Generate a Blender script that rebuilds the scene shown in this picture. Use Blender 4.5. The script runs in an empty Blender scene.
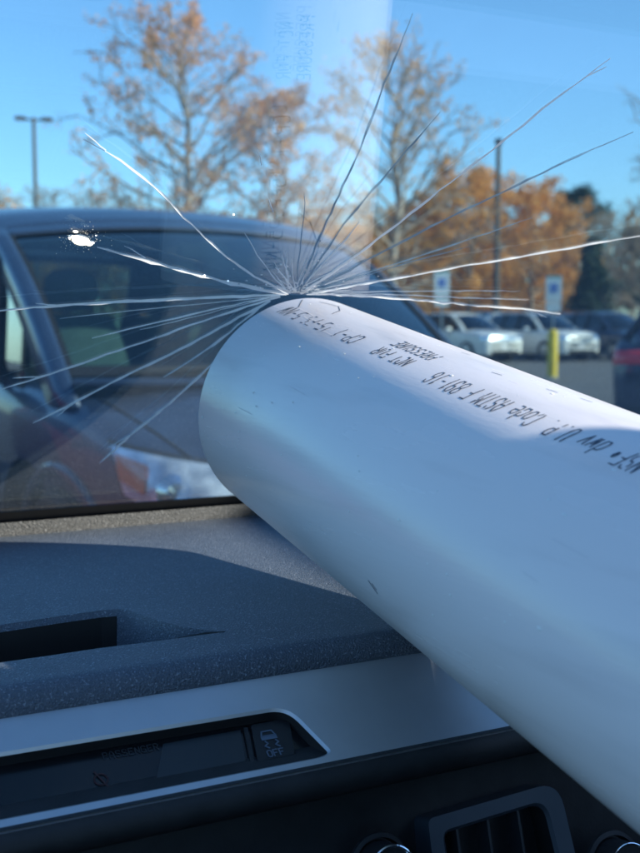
import bpy, bmesh, math, random
from mathutils import Vector, Matrix
from mathutils.bvhtree import BVHTree
from mathutils.geometry import tessellate_polygon
random.seed(7)
sc = bpy.context.scene
col = sc.collection
R_ = math.radians

# ------------------------------------------------------------------ camera
FPX, PW, PH = 1080.0, 640.0, 853.0
YAW, PITCH, EYE = R_(26.36), R_(-5.369), Vector((0, 0, 1.22))
FW = Vector((math.sin(YAW) * math.cos(PITCH), math.cos(YAW) * math.cos(PITCH), math.sin(PITCH)))
RT = Vector((math.cos(YAW), -math.sin(YAW), 0))
UP = RT.cross(FW)
cd = bpy.data.cameras.new('camera')
cam = bpy.data.objects.new('camera', cd)
col.objects.link(cam)
cam.matrix_world = Matrix(((RT.x, UP.x, -FW.x, EYE.x), (RT.y, UP.y, -FW.y, EYE.y), (RT.z, UP.z, -FW.z, EYE.z), (0, 0, 0, 1)))
cd.sensor_fit = 'VERTICAL'
cd.sensor_height = 36.0
cd.lens = FPX / PH * 36.0
cd.clip_start = 0.02
cd.clip_end = 2000
cd.dof.use_dof = True
cd.dof.focus_distance = 0.66
cd.dof.aperture_fstop = 11.0
sc.camera = cam

# ------------------------------------------------------------------ light
SUN = Vector((1.65, -1.52, 1.1)).normalized()
SUN_EL = math.asin(SUN.z)
SUN_AZ = math.atan2(SUN.x, SUN.y)
w = bpy.data.worlds.new('World')
sc.world = w
w.use_nodes = True
nt = w.node_tree
sky = nt.nodes.new('ShaderNodeTexSky')
sky.sky_type = 'NISHITA'
sky.sun_disc = False
sky.sun_elevation = SUN_EL
sky.sun_rotation = SUN_AZ
sky.air_density = 1.0
sky.dust_density = 0.4
sky.ozone_density = 2.2
tintn = nt.nodes.new('ShaderNodeMix')
tintn.data_type = 'RGBA'
tintn.blend_type = 'MULTIPLY'
tintn.inputs[0].default_value = 1.0
tintn.inputs[7].default_value = (0.76, 1.04, 1.30, 1)      # clear late-autumn azure over the whole sky
nt.links.new(sky.outputs[0], tintn.inputs[6])
nt.links.new(tintn.outputs[2], nt.nodes['Background'].inputs[0])
nt.nodes['Background'].inputs[1].default_value = 0.15
sl = bpy.data.lights.new('sun', 'SUN')
sl.energy = 5.0
sl.angle = R_(0.53)
sl.color = (1.0, 0.95, 0.83)
so = bpy.data.objects.new('sun', sl)
col.objects.link(so)
so.rotation_euler = SUN.to_track_quat('Z', 'Y').to_euler()
so.location = SUN * 50
sc.view_settings.view_transform = 'Standard'
sc.view_settings.look = 'None'
sc.view_settings.exposure = 0.58
sc.view_settings.gamma = 1.0
sc.render.engine = 'CYCLES'
sc.cycles.max_bounces = 10
sc.cycles.transparent_max_bounces = 24
sc.cycles.caustics_reflective = False
sc.cycles.caustics_refractive = False
sc.cycles.sample_clamp_indirect = 6.0

# ------------------------------------------------------------------ helpers
def ray(px, py):
    return (FW + RT * ((px - PW / 2) / FPX) + UP * ((PH / 2 - py) / FPX)).normalized()

def on_plane(px, py, p0, n):
    v = ray(px, py)
    return EYE + v * ((p0 - EYE).dot(n) / v.dot(n))

def at(px, depth, z=0.0):
    """ground position seen in picture column px at a distance along the view"""
    f = Vector((math.sin(YAW), math.cos(YAW), 0))
    p = EYE + f * depth + RT * ((px - PW / 2) / FPX * depth)
    return Vector((p.x, p.y, z))

def new_mat(name, base=(0.5, 0.5, 0.5), rough=0.5, metal=0.0, coat=0.0, spec=0.5, trans=0.0):
    m = bpy.data.materials.new(name)
    m.use_nodes = True
    b = m.node_tree.nodes['Principled BSDF']
    b.inputs['Base Color'].default_value = (*base, 1)
    b.inputs['Roughness'].default_value = rough
    b.inputs['Metallic'].default_value = metal
    b.inputs['Coat Weight'].default_value = coat
    b.inputs['Coat Roughness'].default_value = 0.04
    b.inputs['Specular IOR Level'].default_value = spec
    b.inputs['Transmission Weight'].default_value = trans
    return m

def nd(m, t, **kw):
    n = m.node_tree.nodes.new(t)
    for k, v in kw.items():
        if hasattr(n, k):
            setattr(n, k, v)
        else:
            n.inputs[k.replace('_', ' ')].default_value = v
    return n

def lk(m, a, b):
    m.node_tree.links.new(a, b)

def bsdf(m):
    return m.node_tree.nodes['Principled BSDF']

def ramp(m, fac, stops):
    r = nd(m, 'ShaderNodeValToRGB')
    e = r.color_ramp.elements
    while len(e) < len(stops):
        e.new(0.5)
    for el, (p, c) in zip(e, stops):
        el.position = p
        el.color = (*c, 1)
    lk(m, fac, r.inputs[0])
    return r

def noisy(m, scale, stops, detail=4.0, rough_rng=None, bump=None, coords='Object'):
    tc = nd(m, 'ShaderNodeTexCoord')
    n = nd(m, 'ShaderNodeTexNoise', Scale=scale, Detail=detail)
    lk(m, tc.outputs[coords], n.inputs['Vector'])
    r = ramp(m, n.outputs['Fac'], stops)
    lk(m, r.outputs[0], bsdf(m).inputs['Base Color'])
    if rough_rng:
        mr = nd(m, 'ShaderNodeMapRange')
        mr.inputs['To Min'].default_value, mr.inputs['To Max'].default_value = rough_rng
        lk(m, n.outputs['Fac'], mr.inputs['Value'])
        lk(m, mr.outputs[0], bsdf(m).inputs['Roughness'])
    if bump:
        n2 = nd(m, 'ShaderNodeTexNoise', Scale=bump[0], Detail=3.0)
        lk(m, tc.outputs[coords], n2.inputs['Vector'])
        b = nd(m, 'ShaderNodeBump', Strength=bump[1], Distance=bump[2])
        lk(m, n2.outputs['Fac'], b.inputs['Height'])
        lk(m, b.outputs[0], bsdf(m).inputs['Normal'])
    return m

def sheet_glass(name, tint, spec=1.0, dust=0.0, rough=0.0):
    """thin sheet glass: passes light straight through, mirrors by angle"""
    m = bpy.data.materials.new(name)
    m.use_nodes = True
    t = m.node_tree
    t.nodes.remove(bsdf(m))
    g = nd(m, 'ShaderNodeNewGeometry')
    dot = nd(m, 'ShaderNodeVectorMath', operation='DOT_PRODUCT')
    lk(m, g.outputs['Incoming'], dot.inputs[0])
    lk(m, g.outputs['Normal'], dot.inputs[1])
    ab = nd(m, 'ShaderNodeMath', operation='ABSOLUTE')
    lk(m, dot.outputs['Value'], ab.inputs[0])
    inv = nd(m, 'ShaderNodeMath', operation='SUBTRACT')
    inv.inputs[0].default_value = 1.0
    lk(m, ab.outputs[0], inv.inputs[1])
    pw = nd(m, 'ShaderNodeMath', operation='POWER')
    pw.inputs[1].default_value = 5.0
    lk(m, inv.outputs[0], pw.inputs[0])
    ma = nd(m, 'ShaderNodeMath', operation='MULTIPLY_ADD')
    ma.inputs[1].default_value = 0.96 * spec
    ma.inputs[2].default_value = 0.04 * spec
    ma.use_clamp = True
    lk(m, pw.outputs[0], ma.inputs[0])
    tr = nd(m, 'ShaderNodeBsdfTransparent')
    tr.inputs[0].default_value = (*tint, 1)
    gl = nd(m, 'ShaderNodeBsdfGlossy')
    gl.inputs['Roughness'].default_value = rough
    mx = nd(m, 'ShaderNodeMixShader')
    lk(m, ma.outputs[0], mx.inputs[0])
    lk(m, tr.outputs[0], mx.inputs[1])
    lk(m, gl.outputs[0], mx.inputs[2])
    out = t.nodes['Material Output']
    last = mx
    if dust:
        tc = nd(m, 'ShaderNodeTexCoord')
        n = nd(m, 'ShaderNodeTexNoise', Scale=30.0, Detail=6.0)
        lk(m, tc.outputs['Object'], n.inputs['Vector'])
        mr = nd(m, 'ShaderNodeMapRange')
        mr.inputs['From Min'].default_value = 0.35
        mr.inputs['From Max'].default_value = 0.8
        mr.inputs['To Min'].default_value = dust * 0.5
        mr.inputs['To Max'].default_value = dust * 1.6
        lk(m, n.outputs['Fac'], mr.inputs['Value'])
        df = nd(m, 'ShaderNodeBsdfTranslucent')
        df.inputs[0].default_value = (0.8, 0.8, 0.78, 1)
        mx2 = nd(m, 'ShaderNodeMixShader')
        lk(m, mr.outputs[0], mx2.inputs[0])
        lk(m, mx.outputs[0], mx2.inputs[1])
        lk(m, df.outputs[0], mx2.inputs[2])
        last = mx2
    lk(m, last.outputs[0], out.inputs['Surface'])
    return m

class MB:
    def __init__(s):
        s.v, s.f, s.m = [], [], []

    def add(s, vs, fs, mi=0):
        o = len(s.v)
        s.v += [tuple(v) for v in vs]
        s.f += [tuple(i + o for i in f) for f in fs]
        s.m += [mi] * len(fs)

    def box(s, a, b, mi=0, bev=0.0):
        x0, y0, z0 = a
        x1, y1, z1 = b
        if bev <= 0:
            vs = [(x, y, z) for z in (z0, z1) for y in (y0, y1) for x in (x0, x1)]
            s.add(vs, [(0, 2, 3, 1), (4, 5, 7, 6), (0, 1, 5, 4), (2, 6, 7, 3), (0, 4, 6, 2), (1, 3, 7, 5)], mi)
            return
        bm = bmesh.new()
        bmesh.ops.create_cube(bm, size=1)
        for v in bm.verts:
            v.co = Vector(((x0 + x1) / 2 + v.co.x * (x1 - x0), (y0 + y1) / 2 + v.co.y * (y1 - y0), (z0 + z1) / 2 + v.co.z * (z1 - z0)))
        bmesh.ops.bevel(bm, geom=bm.edges[:], offset=bev, segments=2, affect='EDGES')
        bm.verts.index_update()
        s.add([v.co for v in bm.verts], [[v.index for v in f.verts] for f in bm.faces], mi)
        bm.free()

    def grid(s, fn, nu, nv, mi=0, flip=False):
        vs = [fn(i / nu, j / nv) for j in range(nv + 1) for i in range(nu + 1)]
        fs = []
        for j in range(nv):
            for i in range(nu):
                a = j * (nu + 1) + i
                q = (a, a + 1, a + nu + 2, a + nu + 1)
                fs.append(q[::-1] if flip else q)
        s.add(vs, fs, mi)

    def tube(s, pts, rad, k=6, mi=0, cap=True, closed=False, up=None):
        pts = [Vector(p) for p in pts]
        n = len(pts)
        rad = rad if isinstance(rad, (list, tuple)) else [rad] * n
        prev = up or Vector((0.31, 0.17, 0.93))
        vs, fs = [], []
        for i, p in enumerate(pts):
            if closed:
                t = pts[(i + 1) % n] - pts[i - 1]
            else:
                t = pts[min(i + 1, n - 1)] - pts[max(i - 1, 0)]
            t = t.normalized() if t.length > 1e-9 else Vector((0, 0, 1))
            a = prev - t * prev.dot(t)
            a = a.normalized() if a.length > 1e-6 else t.orthogonal().normalized()
            prev = a
            b = t.cross(a)
            for j in range(k):
                th = 2 * math.pi * j / k
                vs.append(p + (a * math.cos(th) + b * math.sin(th)) * rad[i])
        rng = n if closed else n - 1
        for i in range(rng):
            for j in range(k):
                i2 = (i + 1) % n
                fs.append((i * k + j, i * k + (j + 1) % k, i2 * k + (j + 1) % k, i2 * k + j))
        if cap and not closed:
            fs.append(tuple(range(k))[::-1])
            fs.append(tuple((n - 1) * k + j for j in range(k)))
        s.add(vs, fs, mi)

    def lathe(s, prof, k, c=(0, 0, 0), axis='x', mi=0):
        """prof: list of (radius, along)"""
        vs, fs = [], []
        for (r, h) in prof:
            for j in range(k):
                th = 2 * math.pi * j / k
                a, b = r * math.cos(th), r * math.sin(th)
                if axis == 'x':
                    vs.append((c[0] + h, c[1] + a, c[2] + b))
                elif axis == 'y':
                    vs.append((c[0] + a, c[1] + h, c[2] + b))
                else:
                    vs.append((c[0] + a, c[1] + b, c[2] + h))
        for i in range(len(prof) - 1):
            for j in range(k):
                fs.append((i * k + j, i * k + (j + 1) % k, (i + 1) * k + (j + 1) % k, (i + 1) * k + j))
        s.add(vs, fs, mi)

    def poly_prism(s, pts2, frame, z0, z1, mi=0):
        """closed outline pts2 in frame (o,ex,ey,en) between heights"""
        o, ex, ey, en = frame
        n = len(pts2)
        vs = [o + ex * a + ey * b + en * z0 for a, b in pts2] + [o + ex * a + ey * b + en * z1 for a, b in pts2]
        tri = tessellate_polygon([[Vector((a, b, 0)) for a, b in pts2]])
        fs = [tuple(t) for t in tri] + [tuple(i + n for i in t)[::-1] for t in tri]
        fs += [(i, (i + 1) % n, n + (i + 1) % n, n + i) for i in range(n)]
        s.add(vs, fs, mi)

    def plate_hole(s, outer, hole, frame, depth, mi=0, mi_wall=None, bev=0.0):
        """flat plate with a hole; walls of the hole go down by depth along -en"""
        o, ex, ey, en = frame
        P = lambda a, b, h=0.0: o + ex * a + ey * b + en * h
        no, nh = len(outer), len(hole)
        tri = tessellate_polygon([[Vector((a, b, 0)) for a, b in outer], [Vector((a, b, 0)) for a, b in hole]])
        vs = [P(a, b) for a, b in outer] + [P(a, b) for a, b in hole]
        s.add(vs, [tuple(t) for t in tri], mi)
        # rolled edge then wall
        cx = sum(a for a, b in hole) / nh
        cy = sum(b for a, b in hole) / nh
        ins = offset_poly(hole, -bev) if bev else hole
        ring = [P(a, b) for a, b in hole] + [P(a, b, -bev) for a, b in ins] + [P(a, b, -depth) for a, b in ins]
        f1 = [(i, (i + 1) % nh, nh + (i + 1) % nh, nh + i) for i in range(nh)]
        f2 = [(nh + i, nh + (i + 1) % nh, 2 * nh + (i + 1) % nh, 2 * nh + i) for i in range(nh)]
        s.add(ring, f1, mi)
        s.add(ring, f2, mi if mi_wall is None else mi_wall)
        # outer skirt
        ring = [P(a, b) for a, b in outer] + [P(a, b, -depth) for a, b in outer]
        s.add(ring, [(i, (i + 1) % no, no + (i + 1) % no, no + i) for i in range(no)], mi)

    def build(s, name, mats, parent=None, smooth=True, angle=35, fix=False, rev=False):
        me = bpy.data.meshes.new(name)
        me.from_pydata(s.v, [], s.f)
        mats = mats if isinstance(mats, (list, tuple)) else [mats]
        for m in mats:
            me.materials.append(m)
        if len(mats) > 1:
            me.polygons.foreach_set('material_index', s.m)
        if fix:
            bm = bmesh.new()
            bm.from_mesh(me)
            bmesh.ops.remove_doubles(bm, verts=bm.verts[:], dist=1e-5)
            bmesh.ops.recalc_face_normals(bm, faces=bm.faces[:])
            bm.to_mesh(me)
            bm.free()
        if smooth:
            me.polygons.foreach_set('use_smooth', [True] * len(me.polygons))
            if angle:
                me.set_sharp_from_angle(angle=R_(angle))
        me.update()
        o = bpy.data.objects.new(name, me)
        col.objects.link(o)
        if parent:
            o.parent = parent
        return o

def offset_poly(pts, d):
    n = len(pts)
    area = sum(pts[i][0] * pts[(i + 1) % n][1] - pts[(i + 1) % n][0] * pts[i][1] for i in range(n))
    sg = 1 if area > 0 else -1
    out = []
    for i in range(n):
        a, b, c = Vector(pts[i - 1]), Vector(pts[i]), Vector(pts[(i + 1) % n])
        e1, e2 = (b - a).normalized(), (c - b).normalized()
        n1, n2 = Vector((e1.y, -e1.x)) * sg, Vector((e2.y, -e2.x)) * sg
        m = n1 + n2
        m = m / max(m.length_squared, 0.3) * 2
        q = b + m * (d * 0.999)
        out.append((q.x, q.y))
    return out

def round_poly(pts, rad, k=6):
    n = len(pts)
    out = []
    for i in range(n):
        a, b, c = Vector(pts[i - 1]), Vector(pts[i]), Vector(pts[(i + 1) % n])
        r = rad[i] if isinstance(rad, (list, tuple)) else rad
        r = min(r, (a - b).length * 0.48, (c - b).length * 0.48)
        if r <= 0:
            out.append((b.x, b.y))
            continue
        p, q = b + (a - b).normalized() * r, b + (c - b).normalized() * r
        for j in range(k + 1):
            t = j / k
            s_ = p * (1 - t) ** 2 + b * 2 * t * (1 - t) + q * t * t
            out.append((s_.x, s_.y))
    return out

def empty(name, loc=(0, 0, 0), rz=0.0):
    o = bpy.data.objects.new(name, None)
    o.empty_display_size = 0.2
    col.objects.link(o)
    o.location = loc
    o.rotation_euler = (0, 0, rz)
    return o

def tag(o, label=None, cat=None, group=None, kind=None):
    if label: o['label'] = label
    if cat: o['category'] = cat
    if group: o['group'] = group
    if kind: o['kind'] = kind
    return o

def copy_tree(o, parent=None):
    c = o.copy()
    col.objects.link(c)
    c.parent = parent
    for ch in o.children:
        copy_tree(ch, c)
    return c

def apply_mods(o):
    dg = bpy.context.evaluated_depsgraph_get()
    me = bpy.data.meshes.new_from_object(o.evaluated_get(dg))
    o.modifiers.clear()
    old = o.data
    o.data = me
    me.name = old.name

# ------------------------------------------------------------------ materials
M = {}
M['asphalt'] = noisy(new_mat('asphalt', rough=0.9), 1.4, [(0.3, (0.11, 0.108, 0.105)), (0.7, (0.17, 0.166, 0.16))], detail=8, bump=(90, 0.5, 0.01))
M['paint_line'] = noisy(new_mat('line_paint', rough=0.8), 3.0, [(0.35, (0.35, 0.35, 0.33)), (0.6, (0.7, 0.7, 0.66))], detail=8)
M['grass'] = noisy(new_mat('grass', rough=1), 0.7, [(0.3, (0.10, 0.085, 0.03)), (0.7, (0.19, 0.15, 0.06))], detail=8)
M['kerb'] = noisy(new_mat('kerb_concrete', rough=0.9), 3, [(0.3, (0.32, 0.31, 0.29)), (0.7, (0.45, 0.44, 0.41))])
M['bark'] = noisy(new_mat('bark', rough=0.95), 3, [(0.3, (0.22, 0.175, 0.14)), (0.7, (0.36, 0.30, 0.25))], bump=(14, 0.6, 0.03))

def leaf_mat(name, cols, trans=0.35):
    m = new_mat(name, rough=0.7, spec=0.2)
    g = nd(m, 'ShaderNodeNewGeometry')
    r = ramp(m, g.outputs['Random Per Island'], [(i / max(1, len(cols) - 1), c) for i, c in enumerate(cols)])
    lk(m, r.outputs[0], bsdf(m).inputs['Base Color'])
    tl = nd(m, 'ShaderNodeBsdfTranslucent')
    lk(m, r.outputs[0], tl.inputs[0])
    mx = nd(m, 'ShaderNodeMixShader')
    mx.inputs[0].default_value = trans
    out = m.node_tree.nodes['Material Output']
    lk(m, bsdf(m).outputs[0], mx.inputs[1])
    lk(m, tl.outputs[0], mx.inputs[2])
    lk(m, mx.outputs[0], out.inputs['Surface'])
    return m
M['leaf_rust'] = leaf_mat('leaf_rust', [(0.52, 0.22, 0.09), (0.80, 0.36, 0.13), (0.88, 0.46, 0.17), (0.68, 0.30, 0.14)])
M['leaf_orange'] = leaf_mat('leaf_orange', [(0.48, 0.23, 0.08), (0.74, 0.36, 0.11), (0.82, 0.45, 0.15), (0.60, 0.29, 0.11)])
M['leaf_brown'] = leaf_mat('leaf_brown', [(0.26, 0.17, 0.10), (0.40, 0.27, 0.15), (0.50, 0.33, 0.17)])
M['needle'] = leaf_mat('needle', [(0.022, 0.040, 0.024), (0.04, 0.07, 0.038), (0.06, 0.09, 0.05)], 0.15)

M['pole'] = noisy(new_mat('pole_metal', rough=0.55, metal=0.3), 6, [(0.3, (0.06, 0.05, 0.045)), (0.7, (0.10, 0.085, 0.075))])
M['black'] = new_mat('black_rubber', (0.012, 0.012, 0.013), 0.7)
M['tyre'] = noisy(new_mat('tyre_rubber', rough=0.85), 12, [(0.3, (0.014, 0.014, 0.015)), (0.7, (0.03, 0.029, 0.028))])
M['alloy'] = new_mat('alloy', (0.55, 0.56, 0.58), 0.3, 0.9)
M['chrome'] = new_mat('chrome', (0.85, 0.86, 0.88), 0.08, 1.0)
M['dark_plastic'] = noisy(new_mat('dark_plastic', rough=0.6), 60, [(0.3, (0.016, 0.017, 0.019)), (0.7, (0.026, 0.027, 0.030))], bump=(500, 0.2, 0.001))
M['amber'] = new_mat('amber_lens', (0.85, 0.20, 0.08), 0.25, 0, 0.6)
M['red_lens'] = new_mat('red_lens', (0.85, 0.03, 0.05), 0.2, 0, 0.6)
M['lamp_glass'] = sheet_glass('lamp_lens', (0.96, 0.97, 1.0), 1.4)
M['plate'] = new_mat('number_plate', (0.7, 0.7, 0.72), 0.4)
M['seat_cloth'] = noisy(new_mat('seat_cloth', rough=0.95), 20, [(0.3, (0.20, 0.20, 0.17)), (0.7, (0.27, 0.27, 0.23))])
M['car_glass'] = sheet_glass('car_glass', (0.60, 0.72, 0.72), 1.5)
M['car_glass_dark'] = sheet_glass('privacy_glass', (0.13, 0.17, 0.17), 2.2)

def paint(name, c, metal=0.4, rough=0.35):
    m = new_mat(name, c, rough, metal, 1.0)
    tc = nd(m, 'ShaderNodeTexCoord')
    n = nd(m, 'ShaderNodeTexNoise', Scale=7.0, Detail=6.0)
    lk(m, tc.outputs['Object'], n.inputs['Vector'])
    r = ramp(m, n.outputs['Fac'], [(0.3, tuple(x * 0.86 for x in c)), (0.7, tuple(min(1, x * 1.12) for x in c))])
    lk(m, r.outputs[0], bsdf(m).inputs['Base Color'])
    return m
M['slate'] = paint('slate_blue_paint', (0.032, 0.055, 0.105), 0.3, 0.42)
bsdf(M['slate']).inputs['Coat Weight'].default_value = 0.55
M['white_paint'] = paint('white_paint', (0.84, 0.83, 0.79), 0.0, 0.45)
M['silver_paint'] = paint('silver_paint', (0.52, 0.53, 0.54), 0.5, 0.35)
M['navy'] = paint('navy_paint', (0.02, 0.032, 0.075), 0.3)
M['grey_paint'] = paint('grey_paint', (0.12, 0.13, 0.15), 0.5)
M['red_paint'] = paint('red_paint', (0.27, 0.012, 0.018), 0.1)

# ------------------------------------------------------------------ ground
def structure(o):
    return tag(o, kind='structure')
g = MB()
NN = 40
g.grid(lambda u, v: Vector((-220 + 520 * u, -120 + 520 * v, 0)), NN, NN)
structure(g.build('ground', M['asphalt'], smooth=False))
FWH = Vector((math.sin(YAW), math.cos(YAW), 0))

def strip(name, p, q, width, z, mat):
    m = MB()
    d = (q - p).normalized()
    s = Vector((-d.y, d.x, 0)) * width / 2
    m.add([p - s + Vector((0, 0, z)), q - s + Vector((0, 0, z)), q + s + Vector((0, 0, z)), p + s + Vector((0, 0, z))], [(0, 1, 2, 3)])
    return structure(m.build(name, mat, smooth=False))
# verge of dry grass behind the far row with its kerb
va, vb = at(-700, 52), at(1500, 52)
m = MB()
m.add([va, vb, vb + FWH * 120 + RT * 60, va + FWH * 120 - RT * 60], [(0, 1, 2, 3)])
for i, v in enumerate(m.v):
    m.v[i] = (v[0], v[1], 0.13)
structure(m.build('grass_verge', M['grass'], smooth=False))
m = MB()
d_ = (vb - va).normalized()
prof = [(-0.15, 0.0), (-0.14, 0.13), (-0.11, 0.15), (0.02, 0.15), (0.02, 0.0)]
m.add([va + FWH * a + Vector((0, 0, h)) for a, h in prof] + [vb + FWH * a + Vector((0, 0, h)) for a, h in prof], [(i, i + 1, i + 6, i + 5) for i in range(4)])
structure(m.build('kerb', M['kerb'], smooth=False))

# ------------------------------------------------------------------ vehicles
def catmull(xs, ys, x):
    n = len(xs)
    if x <= xs[0]: return ys[0]
    if x >= xs[-1]: return ys[-1]
    i = max(j for j in range(n - 1) if xs[j] <= x)
    # monotone cubic
    d = [(ys[j + 1] - ys[j]) / (xs[j + 1] - xs[j]) for j in range(n - 1)]
    def tan(j):
        if j == 0: return d[0]
        if j == n - 1: return d[-1]
        if d[j - 1] * d[j] <= 0: return 0
        return 2 * d[j - 1] * d[j] / (d[j - 1] + d[j])
    h = xs[i + 1] - xs[i]
    t = (x - xs[i]) / h
    return (2 * t ** 3 - 3 * t ** 2 + 1) * ys[i] + (t ** 3 - 2 * t ** 2 + t) * h * tan(i) + (-2 * t ** 3 + 3 * t ** 2) * ys[i + 1] + (t ** 3 - t ** 2) * h * tan(i + 1)

def make_car(name, P, loc, rz, label, cat='car', group=None, near=False):
    """front of the car at local y=0, rear at y=L"""
    root = empty(name, loc, rz)
    tag(root, label, cat, group)
    L, W = P['L'], P['W']
    st = P['stations']                      # (y, half width, bottom, shoulder, crown)
    ys = [s[0] for s in st]
    f = lambda k, y: catmull(ys, [s[k] for s in st], y)
    NY, NS = (96, 30) if near else (48, 18)
    def sect(y):
        hw, zb, zs, zc = f(1, y), f(2, y), f(3, y), f(4, y)
        pts = [(0, zc), (0.3 * hw, zc - 0.002), (0.55 * hw, zc - 0.25 * (zc - zs) * 0.5), (0.76 * hw, zs + 0.42 * (zc - zs)), (0.9 * hw, zs + 0.02),
               (0.965 * hw, zs - 0.025), (0.99 * hw, zs - 0.10), (hw, zs - 0.22), (hw * 0.995, zb + 0.33), (hw * 0.98, zb + 0.18), (hw * 0.965, zb + 0.10), (0.90 * hw, zb), (0.5 * hw, zb - 0.01), (0, zb - 0.01)]
        return pts
    def sp(y, u):
        pts = sect(y)
        t = u * (len(pts) - 1)
        ks = list(range(len(pts)))
        return catmull(ks, [p[0] for p in pts], t), catmull(ks, [p[1] for p in pts], t)
    yl = [L * (0.5 - 0.5 * math.cos(math.pi * i / NY)) * 1.0 for i in range(NY + 1)]
    body = MB()
    rings = []
    for y in yl:
        half = [sp(y, j / NS) for j in range(NS + 1)]
        ring = [(-x, z) for x, z in half] + [(x, z) for x, z in half[::-1][1:-1]]
        rings.append([(x, y, z) for x, z in ring])
    k = len(rings[0])
    vs = [p for r in rings for p in r]
    fs, mi = [], []
    cab0, cab1 = P['base'][1] + 0.12, P['rear_base'][1] - 0.1
    for i in range(NY):
        for j in range(k):
            q = (i * k + j, i * k + (j + 1) % k, (i + 1) * k + (j + 1) % k, (i + 1) * k + j)
            fs.append(q)
            top = (j < 0.25 * NS or j >= k - 0.25 * NS)
            mi.append(1 if (top and cab0 < yl[i] < cab1) or (NS * 0.85 < j < k - NS * 0.85) else 0)
    fs.append(tuple(range(k)))
    mi.append(0)
    fs.append(tuple(NY * k + j for j in range(k))[::-1])
    mi.append(0)
    body.v, body.f, body.m = vs, fs, mi
    bo = body.build('body', [P['paint'], M['dark_plastic']], root, fix=True, angle=50)
    # wheel openings
    for wy in P['axles']:
        for sx in (-1, 1):
            c = MB()
            r = P['wheel_r'] + 0.05
            c.lathe([(0.0, 0), (r, 0), (r, 0.34), (0.0, 0.34)], 40, (sx * (W + 0.06) - (0.34 if sx > 0 else 0), wy, P['wheel_r']))
            co = c.build('cutter', M['dark_plastic'], None, fix=True)
            md = bo.modifiers.new('b', 'BOOLEAN')
            md.operation = 'DIFFERENCE'
            md.object = co
            md.solver = 'EXACT'
            md.material_mode = 'TRANSFER'
            bpy.context.view_layer.update()
            apply_mods(bo)
            bpy.data.objects.remove(co)
    bo.data.polygons.foreach_set('use_smooth', [True] * len(bo.data.polygons))
    bo.data.set_sharp_from_angle(angle=R_(40))
    # wheels
    wr = P['wheel_r']
    for wy in P['axles']:
        for sx in (-1, 1):
            c = (sx * (W - 0.115), wy, wr)
            t = MB()
            t.lathe([(wr * 0.62, -0.10), (wr * 0.9, -0.11), (wr * 0.985, -0.085), (wr, -0.05), (wr, 0.05), (wr * 0.985, 0.085), (wr * 0.9, 0.11), (wr * 0.62, 0.10), (wr * 0.62, -0.10)], 32, (0, 0, 0))
            wo = t.build('wheel', M['tyre'], root, fix=True)
            wo.location = c
            r = MB()
            o = sx * 0.085
            r.lathe([(wr * 0.64, o), (wr * 0.60, o + sx * 0.008), (wr * 0.56, o - sx * 0.03)], 32)
            r.lathe([(0.0, o), (wr * 0.16, o), (wr * 0.18, o - sx * 0.02)], 20)
            for q in range(10):
                a = math.tau * (q // 2) / 5 + (0.13 if q % 2 else -0.13)
                e, n_ = Vector((0, math.cos(a), math.sin(a))), Vector((0, -math.sin(a), math.cos(a)))
                p0, p1 = e * wr * 0.12, e * wr * 0.6
                ww = 0.016
                X = Vector((o - sx * 0.004, 0, 0))
                X2 = Vector((o - sx * 0.03, 0, 0))
                r.add([p0 - n_ * ww + X, p0 + n_ * ww + X, p1 + n_ * ww + X, p1 - n_ * ww + X, p0 - n_ * ww + X2, p0 + n_ * ww + X2, p1 + n_ * ww + X2, p1 - n_ * ww + X2], [(0, 1, 2, 3), (0, 3, 7, 4), (1, 5, 6, 2)])
            r.lathe([(0.0, o - sx * 0.05), (wr * 0.6, o - sx * 0.05)], 24, mi=1)
            r.build('rim', [M['alloy'], M['black']], wo)
    if P.get('flare'):
        for wy in P['axles']:
            for sx in (-1, 1):
                m_ = MB()
                rr = P['wheel_r'] + 0.055
                pts = []
                for i in range(25):
                    a_ = R_(-8 + 196 * i / 24)
                    y_, z_ = wy - rr * math.cos(a_), wr + rr * math.sin(a_)
                    pts.append(Vector((sx * (f(1, y_) - 0.004), y_, z_)))
                m_.tube(pts, 0.022, 8)
                m_.build('wheel_arch_flare', P['paint'], root)
    # greenhouse
    bx, by, bz = P['base']
    tx, ty, tz = P['top']
    rx, ry, rz_ = P['rear_top']
    dx, dy, dz = P['rear_base']
    crest = P['crest']
    bow_b, bow_t, crown = P.get('bow', (0.20, 0.10, 0.05))
    def ws(u, v, off=0.0):
        x = u * (bx + (tx - bx) * v)
        y = by + (ty - by) * v - (bow_b + (bow_t - bow_b) * v) * (1 - u * u) - 0.035 * math.sin(math.pi * v) + off
        z = bz + (tz - bz) * v + crown * (1 - u * u) * v + 0.02 * math.sin(math.pi * v)
        return Vector((x, y, z))
    gm = M['car_glass'] if near else M['car_glass_dark']
    e = P.get('glass_u', 0.93)
    m_ = MB()
    m_.grid(lambda u, v: ws(-e + 2 * e * u, 0.0 + 0.955 * v), 20, 12)
    wo = m_.build('windshield', gm, root)
    so_ = wo.modifiers.new('s', 'SOLIDIFY'); so_.thickness = 0.005
    m_ = MB()                                # black surround of the glass
    def frit(u0, u1, v0, v1, nu, nv):
        m_.grid(lambda u, v: ws(u0 + (u1 - u0) * u, v0 + (v1 - v0) * v, -0.004), nu, nv)
    frit(-e, e, 0.0, 0.05, 20, 1)
    frit(-e, e, 0.935, 0.955, 20, 1)
    frit(-e, -e + 0.035, 0.05, 0.935, 1, 12)
    frit(e - 0.035, e, 0.05, 0.935, 1, 12)
    m_.build('black_band', M['black'], wo)
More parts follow.
